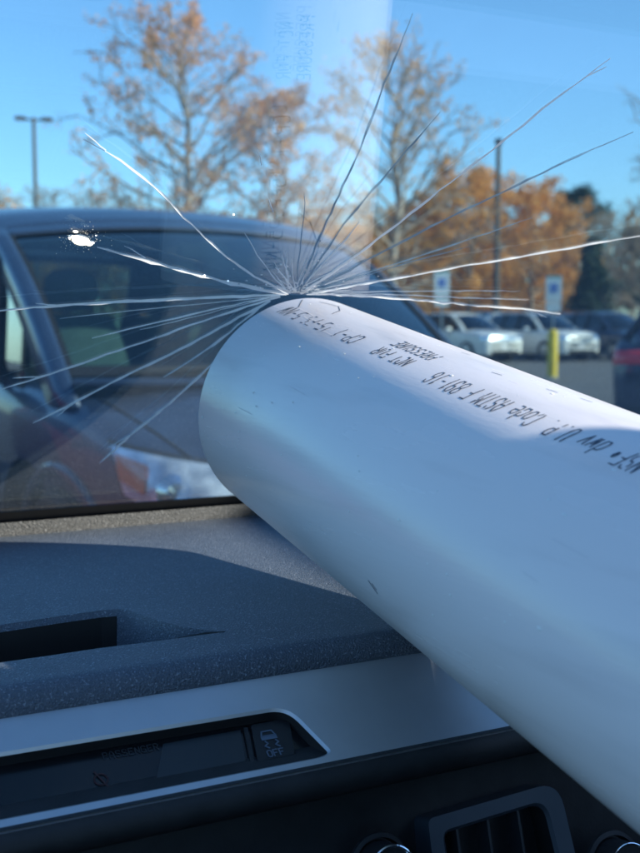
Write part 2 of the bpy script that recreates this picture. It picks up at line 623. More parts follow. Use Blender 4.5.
    # roof
    def rail(t):                             # t 0 front .. 1 rear
        y = ty + (ry - ty) * t
        z = catmull([0, 0.12, 0.4, 0.75, 1], [tz, tz + (crest - tz) * 0.45, crest - 0.045, crest - 0.06, rz_], t)
        x = tx + (rx - tx) * t + 0.02 * math.sin(math.pi * t)
        return x, y, z
    def roof(u, t):
        x, y, z = rail(t)
        s_ = abs(u)
        bowf = bow_t * (1 - u * u) * max(0, 1 - t / 0.3) ** 1.5
        cr = crown + (0.045 - crown) * min(1, t / 0.3)
        return Vector((u * x, y - bowf, z + cr * (1 - u * u) - 0.012 * s_ ** 8))
    m_ = MB()
    m_.grid(lambda u, v: roof(-1.02 + 2.04 * u, v), 24, 30)
    m_.grid(lambda u, v: ws(-1 + 2 * u, 0.95 + 0.05 * v, -0.006), 20, 2)
    ro = m_.build('roof', P['paint'], root)
    so_ = ro.modifiers.new('s', 'SOLIDIFY'); so_.thickness = 0.03
    # pillars
    def bar(name, pts, wid, thick, sx, mat):
        b = MB()
        vs, n = [], len(pts)
        for i, p in enumerate(pts):
            t = (pts[min(i + 1, n - 1)] - pts[max(i - 1, 0)]).normalized()
            nrm = Vector((sx, -0.35, 0.15)); nrm = (nrm - t * nrm.dot(t)).normalized()
            sd = t.cross(nrm).normalized()
            wd = wid[i] if isinstance(wid, list) else wid
            for (a, c) in ((-1, -1), (-1, 0.5), (-0.7, 1), (0.7, 1), (1, 0.5), (1, -1)):
                vs.append(p + sd * wd / 2 * a + nrm * thick / 2 * c)
        fs = [(i * 6 + j, i * 6 + (j + 1) % 6, (i + 1) * 6 + (j + 1) % 6, (i + 1) * 6 + j) for i in range(n - 1) for j in range(6)]
        b.add(vs, fs + [tuple(range(6)), tuple((n - 1) * 6 + j for j in range(6))])
        return b.build(name, mat, root, fix=True, angle=50)
    for sx in (-1, 1):
        m_ = MB()
        xo = [(e - 0.008, 0.0, -0.006), (e + 0.006, 0.0, -0.011), (0.985, 0.0, -0.009), (1.0, 0.001, 0.004), (1.0, 0.004, 0.04), (1.0, 0.004, P.get('apw', 0.10))]
        def pil(u, v):
            uu, ox, oy = xo[round(u * 5)]
            q = ws(sx * uu, -0.16 + 1.155 * v)
            return q + Vector((sx * ox, oy, 0))
        m_.grid(pil, 5, 14)
        wo = m_.build('pillar', P['paint'], root, angle=60)
        so_ = wo.modifiers.new('s', 'SOLIDIFY'); so_.thickness = 0.012
        # side glass
        belt = lambda y: f(3, y) + 0.0
        bxs = lambda y: f(1, y) * 0.94
        wins = P['windows']
        def side(y, v):
            # from belt line to roof rail, following the pillar rake at the front
            t = min(1, max(0, (y - ty) / (ry - ty)))
            x1, y1, z1 = rail(t)
            if y < ty:
                s_ = (y - by) / (ty - by)
                q = ws(1, max(0, s_))
                x1, z1 = q.x, q.z
            zb_ = belt(y)
            return Vector((sx * (bxs(y) + (x1 - bxs(y)) * v), y, zb_ + (z1 - zb_) * v))
        for (y0, y1) in wins:
            m_ = MB()
            m_.grid(lambda u, v: side(y0 + (y1 - y0) * u, 0.0 + 0.93 * v), 10, 5)
            wo = m_.build('side_window', P.get('side_glass', gm), root)
            so_ = wo.modifiers.new('s', 'SOLIDIFY'); so_.thickness = 0.004
        gaps = [(wins[i][1], wins[i + 1][0]) for i in range(len(wins) - 1)] + [(wins[-1][1], min(wins[-1][1] + 0.3, L - 0.25))]
        for (y0, y1) in gaps:
            m_ = MB()
            m_.grid(lambda u, v: side(y0 - 0.01 + (y1 - y0 + 0.02) * u, -0.03 + 1.0 * v) + Vector((sx * 0.004, 0, 0)), 3, 5)
            wo = m_.build('pillar', P['paint'] if (y1 - y0) > 0.15 else M['black'], root)
            so_ = wo.modifiers.new('s', 'SOLIDIFY'); so_.thickness = 0.02
        m_ = MB()
        m_.tube([side(wins[0][0] + (wins[-1][1] - wins[0][0]) * i / 12, 0.0) + Vector((sx * 0.004, 0, 0)) for i in range(13)], 0.012, 6)
        m_.build('belt_trim', M['chrome'] if P.get('chrome') else M['black'], root)
        # mirror
        mx, my, mz = P['mirror']
        m_ = MB()
        n0, n1 = 10, 8
        m_.grid(lambda u, v: Vector((sx * (mx + 0.13 + 0.115 * math.cos(math.pi * v) * 1.0), my + 0.075 * math.sin(math.pi * v) * math.cos(math.tau * u), mz + 0.08 * math.sin(math.pi * v) * math.sin(math.tau * u))), n0, n1)
        mo = m_.build('side_mirror', P['paint'], root, fix=True)
        m_ = MB()
        m_.box((sx * (mx - 0.10) if sx > 0 else sx * (mx + 0.05), my - 0.03, mz - 0.06), (sx * (mx + 0.05) if sx > 0 else sx * (mx - 0.10), my + 0.03, mz - 0.03))
        m_.build('mirror_arm', M['black'], mo)
        for hy in P.get('handles', ()):
            m_ = MB()
            p = side(hy, 0.0)
            m_.box((p.x + (0 if sx > 0 else -0.045), hy, p.z - 0.14), (p.x + (0.045 if sx > 0 else 0), hy + 0.17, p.z - 0.11), bev=0.008)
            m_.build('door_handle', P['paint'], root)
    # rear glass and tail
    m_ = MB()
    def rw(u, v):
        x = u * (dx * 0.9 + (rx - dx * 0.9) * v)
        return Vector((x, dy + (ry - dy) * v + 0.06 * (1 - u * u), dz + (rz_ - dz) * v + 0.03 * (1 - u * u) * v))
    m_.grid(lambda u, v: rw(-0.86 + 1.72 * u, 0.04 + 0.84 * v), 14, 6)
    wo = m_.build('rear_window', P.get('rear_glass', gm), root)
    so_ = wo.modifiers.new('s', 'SOLIDIFY'); so_.thickness = 0.004
    m_ = MB()
    m_.grid(lambda u, v: rw(-1 + 2 * u, 0.88 + 0.13 * v) + Vector((0, 0.004, 0)), 14, 2)
    m_.grid(lambda u, v: rw(-1 + 0.14 * u, v) + Vector((0, 0.004, 0)), 2, 6)
    m_.grid(lambda u, v: rw(0.86 + 0.14 * u, v) + Vector((0, 0.004, 0)), 2, 6)
    m_.grid(lambda u, v: rw(-1 + 2 * u, -0.08 + 0.12 * v) + Vector((0, 0.004, 0)), 14, 2)
    wo = m_.build('tailgate_frame', P['paint'], root)
    so_ = wo.modifiers.new('s', 'SOLIDIFY'); so_.thickness = 0.02
    # lamps and grille laid onto the body skin
    bm = bmesh.new(); bm.from_mesh(bo.data)
    bvh = BVHTree.FromBMesh(bm)
    def skin(x, z, from_front=True, off=0.006):
        o_ = Vector((x, -2 if from_front else L + 2, z))
        dr = Vector((-x * P.get('wrap', 0.25), 1 if from_front else -1, 0)).normalized() * 1.0
        o_ = o_ - Vector((dr.x / abs(dr.y) * (2.5), 0, 0))
        h = bvh.ray_cast(o_, dr)
        if h[0] is None: return None
        return h[0] + h[1] * off
    def on_skin(name, outline, mats, off, front=True, parent=root, n=10, bulge=0.0):
        """outline: 4 corner quad (x,z) bl, br, tr, tl mapped over the skin"""
        bl, br, tr, tl = [Vector(q) for q in outline]
        m_ = MB()
        pts = []
        for j in range(n + 1):
            for i in range(n + 1):
                u, v = i / n, j / n
                q = (bl * (1 - u) + br * u) * (1 - v) + (tl * (1 - u) + tr * u) * v
                h = skin(q.x, q.y, front, off + bulge * math.sin(math.pi * u) * math.sin(math.pi * v))
                if h is None: h = pts[-1] if pts else Vector((q.x, 0, q.y))
                pts.append(h)
        m_.grid(lambda u, v: pts[round(v * n) * (n + 1) + round(u * n)], n, n)
        return m_.build(name, mats, parent)
    for sx in (-1, 1):
        hl = [(sx * x, z) for x, z in P['headlight']]
        ho = on_skin('headlight', hl, M['chrome'] if not near else M['lamp_metal'], 0.003)
        if near:
            cx_, cz_ = sum(q[0] for q in hl) / 4, sum(q[1] for q in hl) / 4
            on_skin('bezel', [(cx_ + (x - cx_) * 1.05, cz_ + (z - cz_) * 1.14) for x, z in hl], M['black'], 0.0015, True, ho)
            ho2 = on_skin('lens', hl, M['lamp_glass'], 0.012, True, ho, bulge=0.02)
            am = [(sx * x, z) for x, z in P['amber']]
            on_skin('amber_reflector', am, M['amber'], 0.008, True, ho)
            for bxp, bzp, br_ in P['bulbs']:
                h = skin(sx * bxp, bzp, True, 0.0)
                if h is None: continue
                m_ = MB()
                m_.lathe([(0.0, 0.02), (br_ * 0.6, 0.016), (br_, -0.006), (br_ * 1.1, -0.012)], 20, h, 'y')
                for i_, v_ in enumerate(m_.v):
                    m_.v[i_] = (v_[0], h.y - (v_[1] - h.y), v_[2])
                m_.build('bulb', M['chrome'], ho)
        tl_ = [(sx * x, z) for x, z in P['taillight']]
        on_skin('taillight', tl_, M['red_lens'], 0.01, False, bulge=0.012)
    gw, g0, g1 = P['grille']
    go = on_skin('grille', [(-gw, g0), (gw, g0), (gw * 1.08, g1), (-gw * 1.08, g1)], P.get('grille_mat', M['black']), 0.006)
    if P.get('slots'):
        for q in range(7):
            x = (q - 3) * gw * 2 / 7.4
            on_skin('slot', [(x - gw * 0.09, g0 + 0.02), (x + gw * 0.09, g0 + 0.02), (x + gw * 0.09, g1 - 0.02), (x - gw * 0.09, g1 - 0.02)], M['black'], 0.014, True, go, 3)
    else:
        for q in range(4):
            z = g0 + (g1 - g0) * (q + 0.5) / 4
            on_skin('slat', [(-gw, z - 0.008), (gw, z - 0.008), (gw, z + 0.008), (-gw, z + 0.008)], M['chrome'], 0.016, True, go, 6)
    on_skin('lower_intake', [(-gw * 1.1, 0.28), (gw * 1.1, 0.28), (gw * 1.2, 0.40), (-gw * 1.2, 0.40)], M['black'], 0.006)
    for front in (True, False):
        zz = P.get('plate_z', (0.45, 0.75))[0 if front else 1]
        on_skin('number_plate', [(-0.16, zz), (0.16, zz), (0.16, zz + 0.15), (-0.16, zz + 0.15)], M['plate'], 0.018, front, n=3)
    bm.free()
    if near:
        # cowl, wipers, seats, steering wheel
        m_ = MB()
        m_.grid(lambda u, v: ws(-0.95 + 1.9 * u, -0.01) + Vector((0, -0.10 + 0.10 * v, -0.012 + 0.004 * v)), 20, 2)
        m_.build('cowl', M['black'], root)
        m_ = MB()
        m_.tube([ws(-0.97 + 1.94 * i / 24, -0.02) + Vector((0, -0.105, -0.004)) for i in range(25)], 0.014, 8)
        m_.build('hood_edge', P['paint'], root)
        for sx in (-1, 1):
            m_ = MB()
            pts = []
            for i in range(19):
                y_ = 0.30 + 0.68 * i / 18
                x_, z_ = sp(y_, 3.55 / 13)
                pts.append(Vector((sx * x_, y_, z_ + 0.0005)))
            m_.tube(pts, 0.0045, 6)
            m_.build('hood_seam', M['black'], root)
            m_ = MB()
            m_.tube([Vector((sx * (f(1, 1.62) * k_ + 0.001), 1.62 + 0.02 * q_, z_)) for q_, (k_, z_) in enumerate([(0.985, 0.36), (1.0, 0.55), (1.0, 0.75), (0.992, 0.88), (0.97, 0.965)])], 0.0045, 6)
            m_.build('door_seam', M['black'], root)
        for (u0, u1, v1) in ((-0.75, 0.05, 0.10), (0.0, 0.78, 0.09)):
            m_ = MB()
            m_.tube([ws(u0 + (u1 - u0) * i / 8, 0.012 + v1 * i / 8 * (1 - i / 8) * 1.0, -0.02) for i in range(9)], 0.011, 6)
            m_.build('wiper', M['black'], root)
        for sx in (-1, 1):
            for row, yy in ((0, ty + 0.25), (1, ty + 1.25)):
                so_ = MB()
                c = Vector((sx * 0.38, yy, 0))
                so_.grid(lambda u, v: c + Vector(((-0.25 + 0.5 * u) * (1 - 0.25 * v ** 3), 0.0 + 0.22 * v - 0.05 * math.sin(math.pi * u), 0.75 + 0.52 * v)), 10, 10)
                s2 = so_.build('seat', M['seat_cloth'], root)
                md = s2.modifiers.new('s', 'SOLIDIFY'); md.thickness = 0.12
                h_ = MB()
                h_.grid(lambda u, v: c + Vector((0.135 * math.cos(math.tau * u) * math.sin(math.pi * v) ** 0.6, 0.24 + 0.06 * math.sin(math.tau * u) * math.sin(math.pi * v), 1.385 - 0.10 * math.cos(math.pi * v))), 16, 8)
                h_.build('headrest', M['seat_cloth'], s2, fix=True)
        m_ = MB()
        c = Vector((0.38, ty - 0.42, 1.02))
        m_.tube([c + Vector((0.18 * math.cos(a), 0.09 * math.sin(a), 0.16 * math.sin(a))) for a in [math.tau * i / 24 for i in range(24)]], 0.015, 8, closed=True)
        m_.build('steering_wheel', M['dark_plastic'], root)
        m_ = MB()
        c = ws(0, 0.86) + Vector((0, 0.09, -0.05))
        m_.box(c - Vector((0.12, 0.02, 0.035)), c + Vector((0.12, 0.02, 0.035)), bev=0.015)
        m_.build('rear_view_mirror', M['black'], root)
    return root, bo

M['lamp_metal'] = noisy(new_mat('lamp_reflector', rough=0.2, metal=0.35), 11, [(0.36, (0.50, 0.54, 0.60)), (0.56, (0.95, 0.96, 0.97))], detail=1, bump=(14, 0.5, 0.02))
VAN = dict(L=4.85, W=0.93, paint=M['slate'], wheel_r=0.35, axles=(0.88, 3.85),
    stations=[(0.0, 0.56, 0.30, 0.50, 0.56), (0.03, 0.66, 0.24, 0.62, 0.70), (0.10, 0.72, 0.22, 0.71, 0.80), (0.25, 0.775, 0.21, 0.79, 0.89), (0.55, 0.845, 0.21, 0.885, 0.98),
              (0.98, 0.905, 0.22, 0.965, 1.055), (1.5, 0.925, 0.22, 1.00, 1.06), (2.6, 0.93, 0.22, 1.03, 1.03), (3.8, 0.925, 0.22, 1.06, 1.06), (4.5, 0.89, 0.25, 1.08, 1.08), (4.78, 0.84, 0.32, 1.02, 1.04), (4.85, 0.76, 0.42, 0.85, 0.88)],
    base=(0.86, 1.02, 1.05), top=(0.835, 2.0, 1.605), rear_top=(0.70, 4.45, 1.68), rear_base=(0.80, 4.72, 1.06), crest=1.815, bow=(0.24, 0.13, 0.055),
    windows=[(1.42, 1.78), (1.86, 2.75), (2.85, 3.65), (3.75, 4.4)], mirror=(0.93, 1.72, 1.06), handles=(2.5, 3.3),
    headlight=[(0.47, 0.585), (0.80, 0.725), (0.835, 0.86), (0.42, 0.80)], amber=[(0.745, 0.735), (0.808, 0.765), (0.822, 0.838), (0.735, 0.815)],
    bulbs=[(0.60, 0.70, 0.05), (0.68, 0.755, 0.045)], taillight=[(0.66, 0.80), (0.84, 0.80), (0.80, 1.2), (0.70, 1.2)], grille=(0.36, 0.55, 0.70), wrap=0.35, apw=0.17, side_glass=M['car_glass_dark'], rear_glass=M['car_glass'], flare=True, glass_u=0.962)
van, van_body = make_car('parked_car', VAN, (1.713, 2.652, 0), R_(2.449), 'slate blue family car parked nose to nose beyond the cracked windshield', 'car', near=True)

def suv_params(paint_, L=4.62, W=0.92, H=1.68, slots=False):
    k = H / 1.68
    return dict(L=L, W=W, paint=paint_, wheel_r=0.36, axles=(0.90, L - 0.95), slots=slots,
        stations=[(0.0, 0.62, 0.34, 0.62, 0.68), (0.04, 0.74, 0.27, 0.78, 0.86), (0.15, 0.82, 0.25, 0.88, 0.965), (0.5, 0.88, 0.24, 0.95, 1.03), (1.1, 0.915, 0.24, 1.0, 1.08), (1.6, W, 0.24, 1.02, 1.07), (2.8, W, 0.24, 1.05, 1.05), (L - 0.8, W, 0.26, 1.07, 1.07), (L - 0.2, 0.88, 0.3, 1.06, 1.06), (L - 0.04, 0.82, 0.36, 0.98, 1.0), (L, 0.72, 0.45, 0.85, 0.87)],
        base=(0.80, 1.18, 1.06), top=(0.64, 1.95, 1.56 * k), rear_top=(0.58, L - 0.55, 1.60 * k), rear_base=(0.76, L - 0.14, 1.06), crest=H, bow=(0.16, 0.08, 0.045),
        windows=[(1.55, 2.35), (2.45, 3.2), (3.28, L - 0.55)], mirror=(0.92, 1.62, 1.08), handles=(2.15, 3.0),
        headlight=[(0.52, 0.75), (0.78, 0.77), (0.80, 0.89), (0.52, 0.86)], taillight=[(0.60, 0.80), (0.80, 0.80), (0.78, 1.05), (0.62, 1.05)],
        grille=(0.45, 0.72, 0.86), wrap=0.25, chrome=not slots, grille_mat=paint_ if slots else M['black'])

def heading(px, depth, turn):
    """yaw that points a car's nose at the viewer, then turned"""
    p = at(px, depth)
    return math.atan2(p.x, -p.y) + math.pi + turn if False else math.atan2(-(p.x), p.y) + turn
def place_suv(par, px, depth, turn, label, group=None):
    p = at(px, depth)
    return make_car('parked_car', par, p, heading(px, depth, R_(turn)), label, 'car', group)

place_suv(suv_params(M['white_paint'], 4.7, 0.92, 1.66), 505, 35.0, 42, 'white sport utility car with dark grille parked behind the first accessible parking sign')
place_suv(suv_params(M['white_paint'], 4.62, 0.93, 1.69, True), 582, 36.0, 42, 'white off-road style car with slotted grille parked behind the yellow bollard')
place_suv(suv_params(M['navy'], 4.8, 0.95, 1.72), 650, 37.0, 42, 'dark navy sport utility car parked beside the white off-road style car')
place_suv(suv_params(M['silver_paint'], 4.7, 0.93, 1.75), 556, 46.0, 200, 'silver car showing only its roof behind the row of white cars')
place_suv(suv_params(M['grey_paint'], 4.7, 0.93, 1.8), 470, 47.0, 200, 'grey car half hidden behind the white sport utility car')
place_suv(suv_params(M['navy'], 4.6, 0.92, 1.75), 634, 47.5, 205, 'blue car in the back row in front of the dark evergreen')
# car seen from behind at the picture's right edge
rp_ = at(704, 9.9)
away = Vector((rp_.x, rp_.y, 0)).normalized()
away = Matrix.Rotation(R_(-9), 3, 'Z') @ away
make_car('parked_car', dict(suv_params(M['navy'], 4.5, 0.9, 1.5), taillight=[(0.30, 0.86), (0.84, 0.84), (0.82, 0.97), (0.30, 0.99)]), rp_ + away * 4.5, math.atan2(away.x, -away.y), 'dark blue car with red tail lamp seen from behind beside the pipe', 'car')
# unseen neighbours: tall van added to shade the dash, red car for its reflection
make_car('shade_van', dict(suv_params(M['silver_paint'], 5.0, 0.98, 2.40)), Vector((2.98, 1.78, 0)), math.pi, 'tall silver van added out of view beside the cabin to shade its dashboard', 'van')
make_car('parked_car', dict(suv_params(M['red_paint'], 4.5, 0.9, 1.5)), Vector((-0.98, 2.7, 0)), R_(2.4), 'red car parked beside the slate blue car', 'car')

# ------------------------------------------------------------------ signs, bollards, poles
M['sign_white'] = noisy(new_mat('sign_white', rough=0.4), 5, [(0.3, (0.62, 0.66, 0.66)), (0.7, (0.72, 0.75, 0.74))])
M['sign_blue'] = new_mat('sign_blue', (0.015, 0.12, 0.50), 0.4)
M['sign_green'] = new_mat('sign_green', (0.02, 0.22, 0.12), 0.4)
M['galv'] = noisy(new_mat('galvanised', rough=0.45, metal=0.8), 30, [(0.3, (0.35, 0.36, 0.37)), (0.7, (0.5, 0.51, 0.52))])
M['yellow'] = noisy(new_mat('yellow_sleeve', rough=0.5), 4, [(0.3, (0.60, 0.42, 0.015)), (0.7, (0.72, 0.53, 0.03))])

def ribbon(mb, pts, wd, frame, h, mi=0):
    o, ex, ey, en = frame
    pts = [Vector(p) for p in pts]
    for i in range(len(pts) - 1):
        a, b = pts[i], pts[i + 1]
        t = (b - a).normalized()
        n = Vector((-t.y, t.x)) * wd / 2
        a2, b2 = a - t * wd * 0.3, b + t * wd * 0.3
        mb.add([o + ex * q.x + ey * q.y + en * h for q in (a2 - n, b2 - n, b2 + n, a2 + n)], [(0, 1, 2, 3)], mi)

def parking_sign(px, depth, top_py, label, bollard_label):
    p = at(px, depth)
    zt = EYE.z + (325 - top_py) / FPX * depth
    rz = heading(px, depth, 0)
    root = tag(empty('parking_sign', p, rz), label, 'sign', 'accessible parking signs')
    m_ = MB(); m_.box((-0.025, 0.012, 0.0), (0.025, 0.05, zt - 0.03), bev=0.006)
    m_.build('post', M['galv'], root)
    def plate(name, z0, z1, wd):
        m_ = MB()
        fr = (Vector((0, 0, 0)), Vector((1, 0, 0)), Vector((0, 0, 1)), Vector((0, -1, 0)))
        m_.poly_prism(round_poly([(-wd, z0), (wd, z0), (wd, z1), (-wd, z1)], 0.03), fr, -0.004, 0.0)
        return m_.build(name, M['sign_white'], root, fix=True), fr
    s1, fr = plate('sign_plate', zt - 0.60, zt, 0.18)
    m_ = MB()
    m_.poly_prism(round_poly([(-0.085, zt - 0.40), (0.085, zt - 0.40), (0.085, zt - 0.19), (-0.085, zt - 0.19)], 0.01), fr, 0.001, 0.003)
    m_.build('symbol_panel', M['sign_blue'], s1, fix=True)
    m_ = MB()
    cz = zt - 0.30
    ribbon(m_, [(0.055 * math.cos(a) - 0.008, cz - 0.035 + 0.045 * math.sin(a)) for a in [R_(150 + 15 * i) for i in range(14)]], 0.013, fr, 0.0045)
    ribbon(m_, [(-0.015, cz + 0.055), (-0.01, cz - 0.01), (0.03, cz - 0.01), (0.048, cz - 0.06), (0.062, cz - 0.055)], 0.015, fr, 0.0055)
    ribbon(m_, [(-0.012, cz + 0.03), (0.03, cz + 0.03)], 0.013, fr, 0.0065)
    m_.poly_prism([(-0.017 + 0.016 * math.cos(math.tau * i / 10), cz + 0.078 + 0.016 * math.sin(math.tau * i / 10)) for i in range(10)], fr, 0.004, 0.005)
    m_.build('wheelchair_symbol', M['sign_white'], s1)
    m_ = MB()
    m_.poly_prism([(-0.16, zt - 0.05), (0.16, zt - 0.05), (0.16, zt - 0.015), (-0.16, zt - 0.015)], fr, 0.001, 0.003)
    m_.build('top_stripe', M['sign_green'], s1)
    s2, fr = plate('lower_plate', zt - 0.84, zt - 0.62, 0.17)
    if not bollard_label: return
    # bollard sleeve stands round the post
    b = tag(empty('bollard', p + Vector((0, 0, 0)), rz), bollard_label, 'bollard')
    m_ = MB()
    m_.lathe([(0.118, 0.0), (0.118, 1.02), (0.110, 1.07), (0.07, 1.11), (0.032, 1.125)], 24, (0, 0.031, 0), 'z')
    m_.build('sleeve', M['yellow'], b)
    m_ = MB()
    m_.lathe([(0.15, 0.0), (0.15, 0.02), (0.12, 0.03)], 24, (0, 0.031, 0), 'z')
    m_.build('base_collar', M['kerb'], b)
parking_sign(441, 25.5, 271, 'accessible parking sign standing before the white sport utility car with dark grille', None)
parking_sign(552, 25.0, 276, 'accessible parking sign rising from the yellow bollard in plain view', 'yellow bollard in plain view before the white off-road style car')

def light_pole(px, depth, top_py, heads, label):
    p = at(px, depth)
    zt = EYE.z + (325 - top_py) / FPX * depth
    root = tag(empty('light_pole', p, heading(px, depth, 0)), label, 'light pole', 'parking lot light poles')
    m_ = MB()
    m_.tube([(0, 0, 0.7), (0, 0, zt)], [0.14, 0.10], 10)
    m_.build('pole', M['pole'], root)
    m_ = MB(); m_.lathe([(0.0, 0.0), (0.32, 0.0), (0.32, 0.72), (0.26, 0.76), (0.0, 0.76)], 20, (0, 0, 0), 'z')
    m_.build('concrete_base', M['kerb'], root)
    if heads:
        m_ = MB(); m_.tube([(-0.5, 0, zt - 0.12), (0.5, 0, zt - 0.12)], 0.06, 8)
        m_.build('cross_arm', M['pole'], root)
        for sx in (-1, 1):
            m_ = MB(); m_.box((sx * 0.72 - 0.32, -0.22, zt - 0.16), (sx * 0.72 + 0.32, 0.22, zt + 0.02), bev=0.04)
            ho = m_.build('lamp_head', M['pole'], root)
            m_ = MB(); m_.box((sx * 0.72 - 0.24, -0.15, zt - 0.18), (sx * 0.72 + 0.24, 0.15, zt - 0.162))
            m_.build('lens', M['plate'], ho)
    else:
        m_ = MB(); m_.box((-0.16, -0.5, zt - 0.12), (0.16, 0.2, zt + 0.06), bev=0.04)
        m_.build('lamp_head', M['pole'], root)
light_pole(40, 62, 123, True, 'tall light pole with two lamp heads on a cross arm above the slate blue car')
light_pole(495, 47, 146, False, 'light pole with one lamp head before the orange trees')

# ------------------------------------------------------------------ trees
def tree_mesh(seed, H, limbs, spread, leaf_n, leaf_s, droop=0.0, base=0.16, up=0.45, twig=1.0, shape='oval', trunk=0.19, subs=6):
    rnd = random.Random(seed)
    wood, leaf = MB(), MB()
    tips = []
    tr = [Vector((rnd.uniform(-.12, .12) * i / 3, rnd.uniform(-.12, .12) * i / 3, H * i / 10)) for i in range(11)]
    wood.tube(tr, [trunk * (1 - 0.09 * i) * (1.5 if i == 0 else 1) + 0.012 for i in range(11)], 8)
    def branch(p, d, ln, r, depth):
        n = 5 if depth == 0 else (4 if depth == 1 else 3)
        pts, q, dd = [p], p, d.copy()
        for i in range(n):
            dd = (dd + Vector((rnd.gauss(0, .13), rnd.gauss(0, .13), rnd.gauss(0, .10) - droop + 0.05))).normalized()
            q = q + dd * ln / n
            pts.append(q)
        wood.tube(pts, [r * (1 - 0.85 * i / n) + 0.004 for i in range(n + 1)], 5 if depth == 0 else 3, cap=False)
        if depth < 2:
            ks = subs if depth == 0 else int(5 * twig)
            for s in range(ks):
                t = 0.22 + 0.78 * (s + rnd.random()) / ks
                i = min(n - 1, int(t * n))
                o = pts[i].lerp(pts[i + 1], t * n - i)
                a = (pts[i + 1] - pts[i]).normalized()
                sd = a.orthogonal().normalized()
                sd = Matrix.Rotation(rnd.uniform(0, math.tau), 3, a) @ sd
                nd_ = (a * rnd.uniform(.5, .9) + sd * rnd.uniform(.5, .9) + Vector((0, 0, .12))).normalized()
                branch(o, nd_, ln * rnd.uniform(.28, .48) * (1.1 - 0.5 * t), r * 0.42, depth + 1)
        else:
            tips.append(pts)
    for i in range(limbs):
        t = (i + rnd.random() * 0.8) / limbs
        z = H * (base + (0.985 - base) * t)
        k = min(9, int(z / H * 10))
        o = tr[k].lerp(tr[k + 1], z / H * 10 - k)
        a = i * 2.4 + rnd.uniform(-.5, .5)
        prof = {'oval': math.sin(math.pi * (0.12 + 0.84 * t)) ** 0.8, 'cone': 1.05 - t, 'round': math.sin(math.pi * (0.2 + 0.75 * t)) ** 0.5}[shape]
        ln = spread * max(0.16, prof) * rnd.uniform(.75, 1.12)
        e = up + 0.55 * t + rnd.uniform(-.1, .15)
        branch(o, Vector((math.cos(a) * math.cos(e), math.sin(a) * math.cos(e), math.sin(e))), ln, trunk * 0.36 * (1.1 - 0.7 * t), 0)
    tips = tips or [tr]
    clump = [rnd.random() for _ in tips]
    pool = [i for i in range(len(tips)) if clump[i] > 0.3]
    for _ in range(leaf_n):
        pts = tips[rnd.choice(pool)]
        k = rnd.randrange(len(pts) - 1)
        c = pts[k].lerp(pts[k + 1], rnd.random()) + Vector((rnd.gauss(0, .1), rnd.gauss(0, .1), rnd.gauss(0, .08))) * (leaf_s / 0.1)
        a = Vector((rnd.gauss(0, 1), rnd.gauss(0, 1), rnd.gauss(0, 1))).normalized()
        b = a.orthogonal().normalized()
        b = Matrix.Rotation(rnd.uniform(0, math.tau), 3, a) @ b
        cc = a.cross(b)
        s = leaf_s * rnd.uniform(.55, 1.25)
        leaf.add([c - b * s * .5, c + cc * s * .28, c + b * s * .5, c - cc * s * .28], [(0, 1, 2, 3)])
    return wood, leaf

def make_tree(kind, par, leafmat):
    wood, leaf = tree_mesh(**par)
    root = empty(kind)
    wood.build('trunk', M['bark'], root, angle=None)
    if leaf.v:
        leaf.build('crown', leafmat, root, smooth=False)
    return root

def put(root, px, depth, s=1.0, rz=0.0, label=None, group=None, first=False, sz=None):
    o = root if first else copy_tree(root)
    o.location = at(px, depth, 0.1 if depth > 52 else 0.0)
    o.rotation_euler = (0, 0, rz)
    o.scale = (s, s, sz or s)
    tag(o, label, 'tree', group)
    return o

oak1 = make_tree('oak_tree', dict(seed=3, H=11.0, limbs=46, spread=4.4, leaf_n=9000, leaf_s=0.13, droop=0.03, base=0.12, up=0.22, shape='oval', trunk=0.2, subs=7), M['leaf_rust'])
put(oak1, 186, 36, 1.0, 0.3, 'tall half bare oak with rusty leaves rising behind the slate blue car roof', first=True)
oak2 = make_tree('oak_tree', dict(seed=11, H=8.8, limbs=38, spread=3.6, leaf_n=9500, leaf_s=0.13, droop=0.03, base=0.12, up=0.2, shape='oval', trunk=0.17, subs=7), M['leaf_rust'])
put(oak2, 280, 38, 1.0, 0.9, 'smaller rusty leaved oak between the two taller half bare oaks', first=True)
oak3 = make_tree('oak_tree', dict(seed=21, H=10.4, limbs=40, spread=4.0, leaf_n=4200, leaf_s=0.13, droop=0.02, base=0.12, up=0.3, shape='oval', trunk=0.2, subs=7), M['leaf_orange'])
put(oak3, 393, 37, 1.0, 2.2, 'half bare oak with thin yellow brown leaves behind the accessible parking signs', first=True)
side = make_tree('oak_tree', dict(seed=31, H=10.5, limbs=40, spread=4.2, leaf_n=700, leaf_s=0.12, droop=0.03, base=0.2, up=0.2, shape='oval', trunk=0.2, subs=7), M['leaf_brown'])
put(side, 735, 36, 1.0, 1.0, 'bare oak whose twigs reach in over the dark evergreen', first=True)
orange = make_tree('orange_tree', dict(seed=41, H=9.0, limbs=40, spread=4.6, leaf_n=15000, leaf_s=0.21, base=0.08, up=0.15, shape='round', trunk=0.18), M['leaf_orange'])
ORL = 'broad orange leaved tree in the row behind the parked cars'
og = 'orange trees behind the parked cars'
put(orange, 468, 62, 1.0, 0.0, ORL, og, first=True)
put(orange, 530, 64, 0.92, 2.0, ORL, og)
put(orange, 415, 66, 0.85, 4.0, ORL, og)
put(orange, 360, 70, 0.72, 5.0, ORL, og)
put(orange, 298, 70, 0.70, 3.0, ORL, og)
bare = make_tree('bare_tree', dict(seed=51, H=11.5, limbs=42, spread=4.2, leaf_n=2400, leaf_s=0.15, base=0.12, up=0.4, shape='oval', trunk=0.16, twig=1.4, subs=7), M['leaf_brown'])
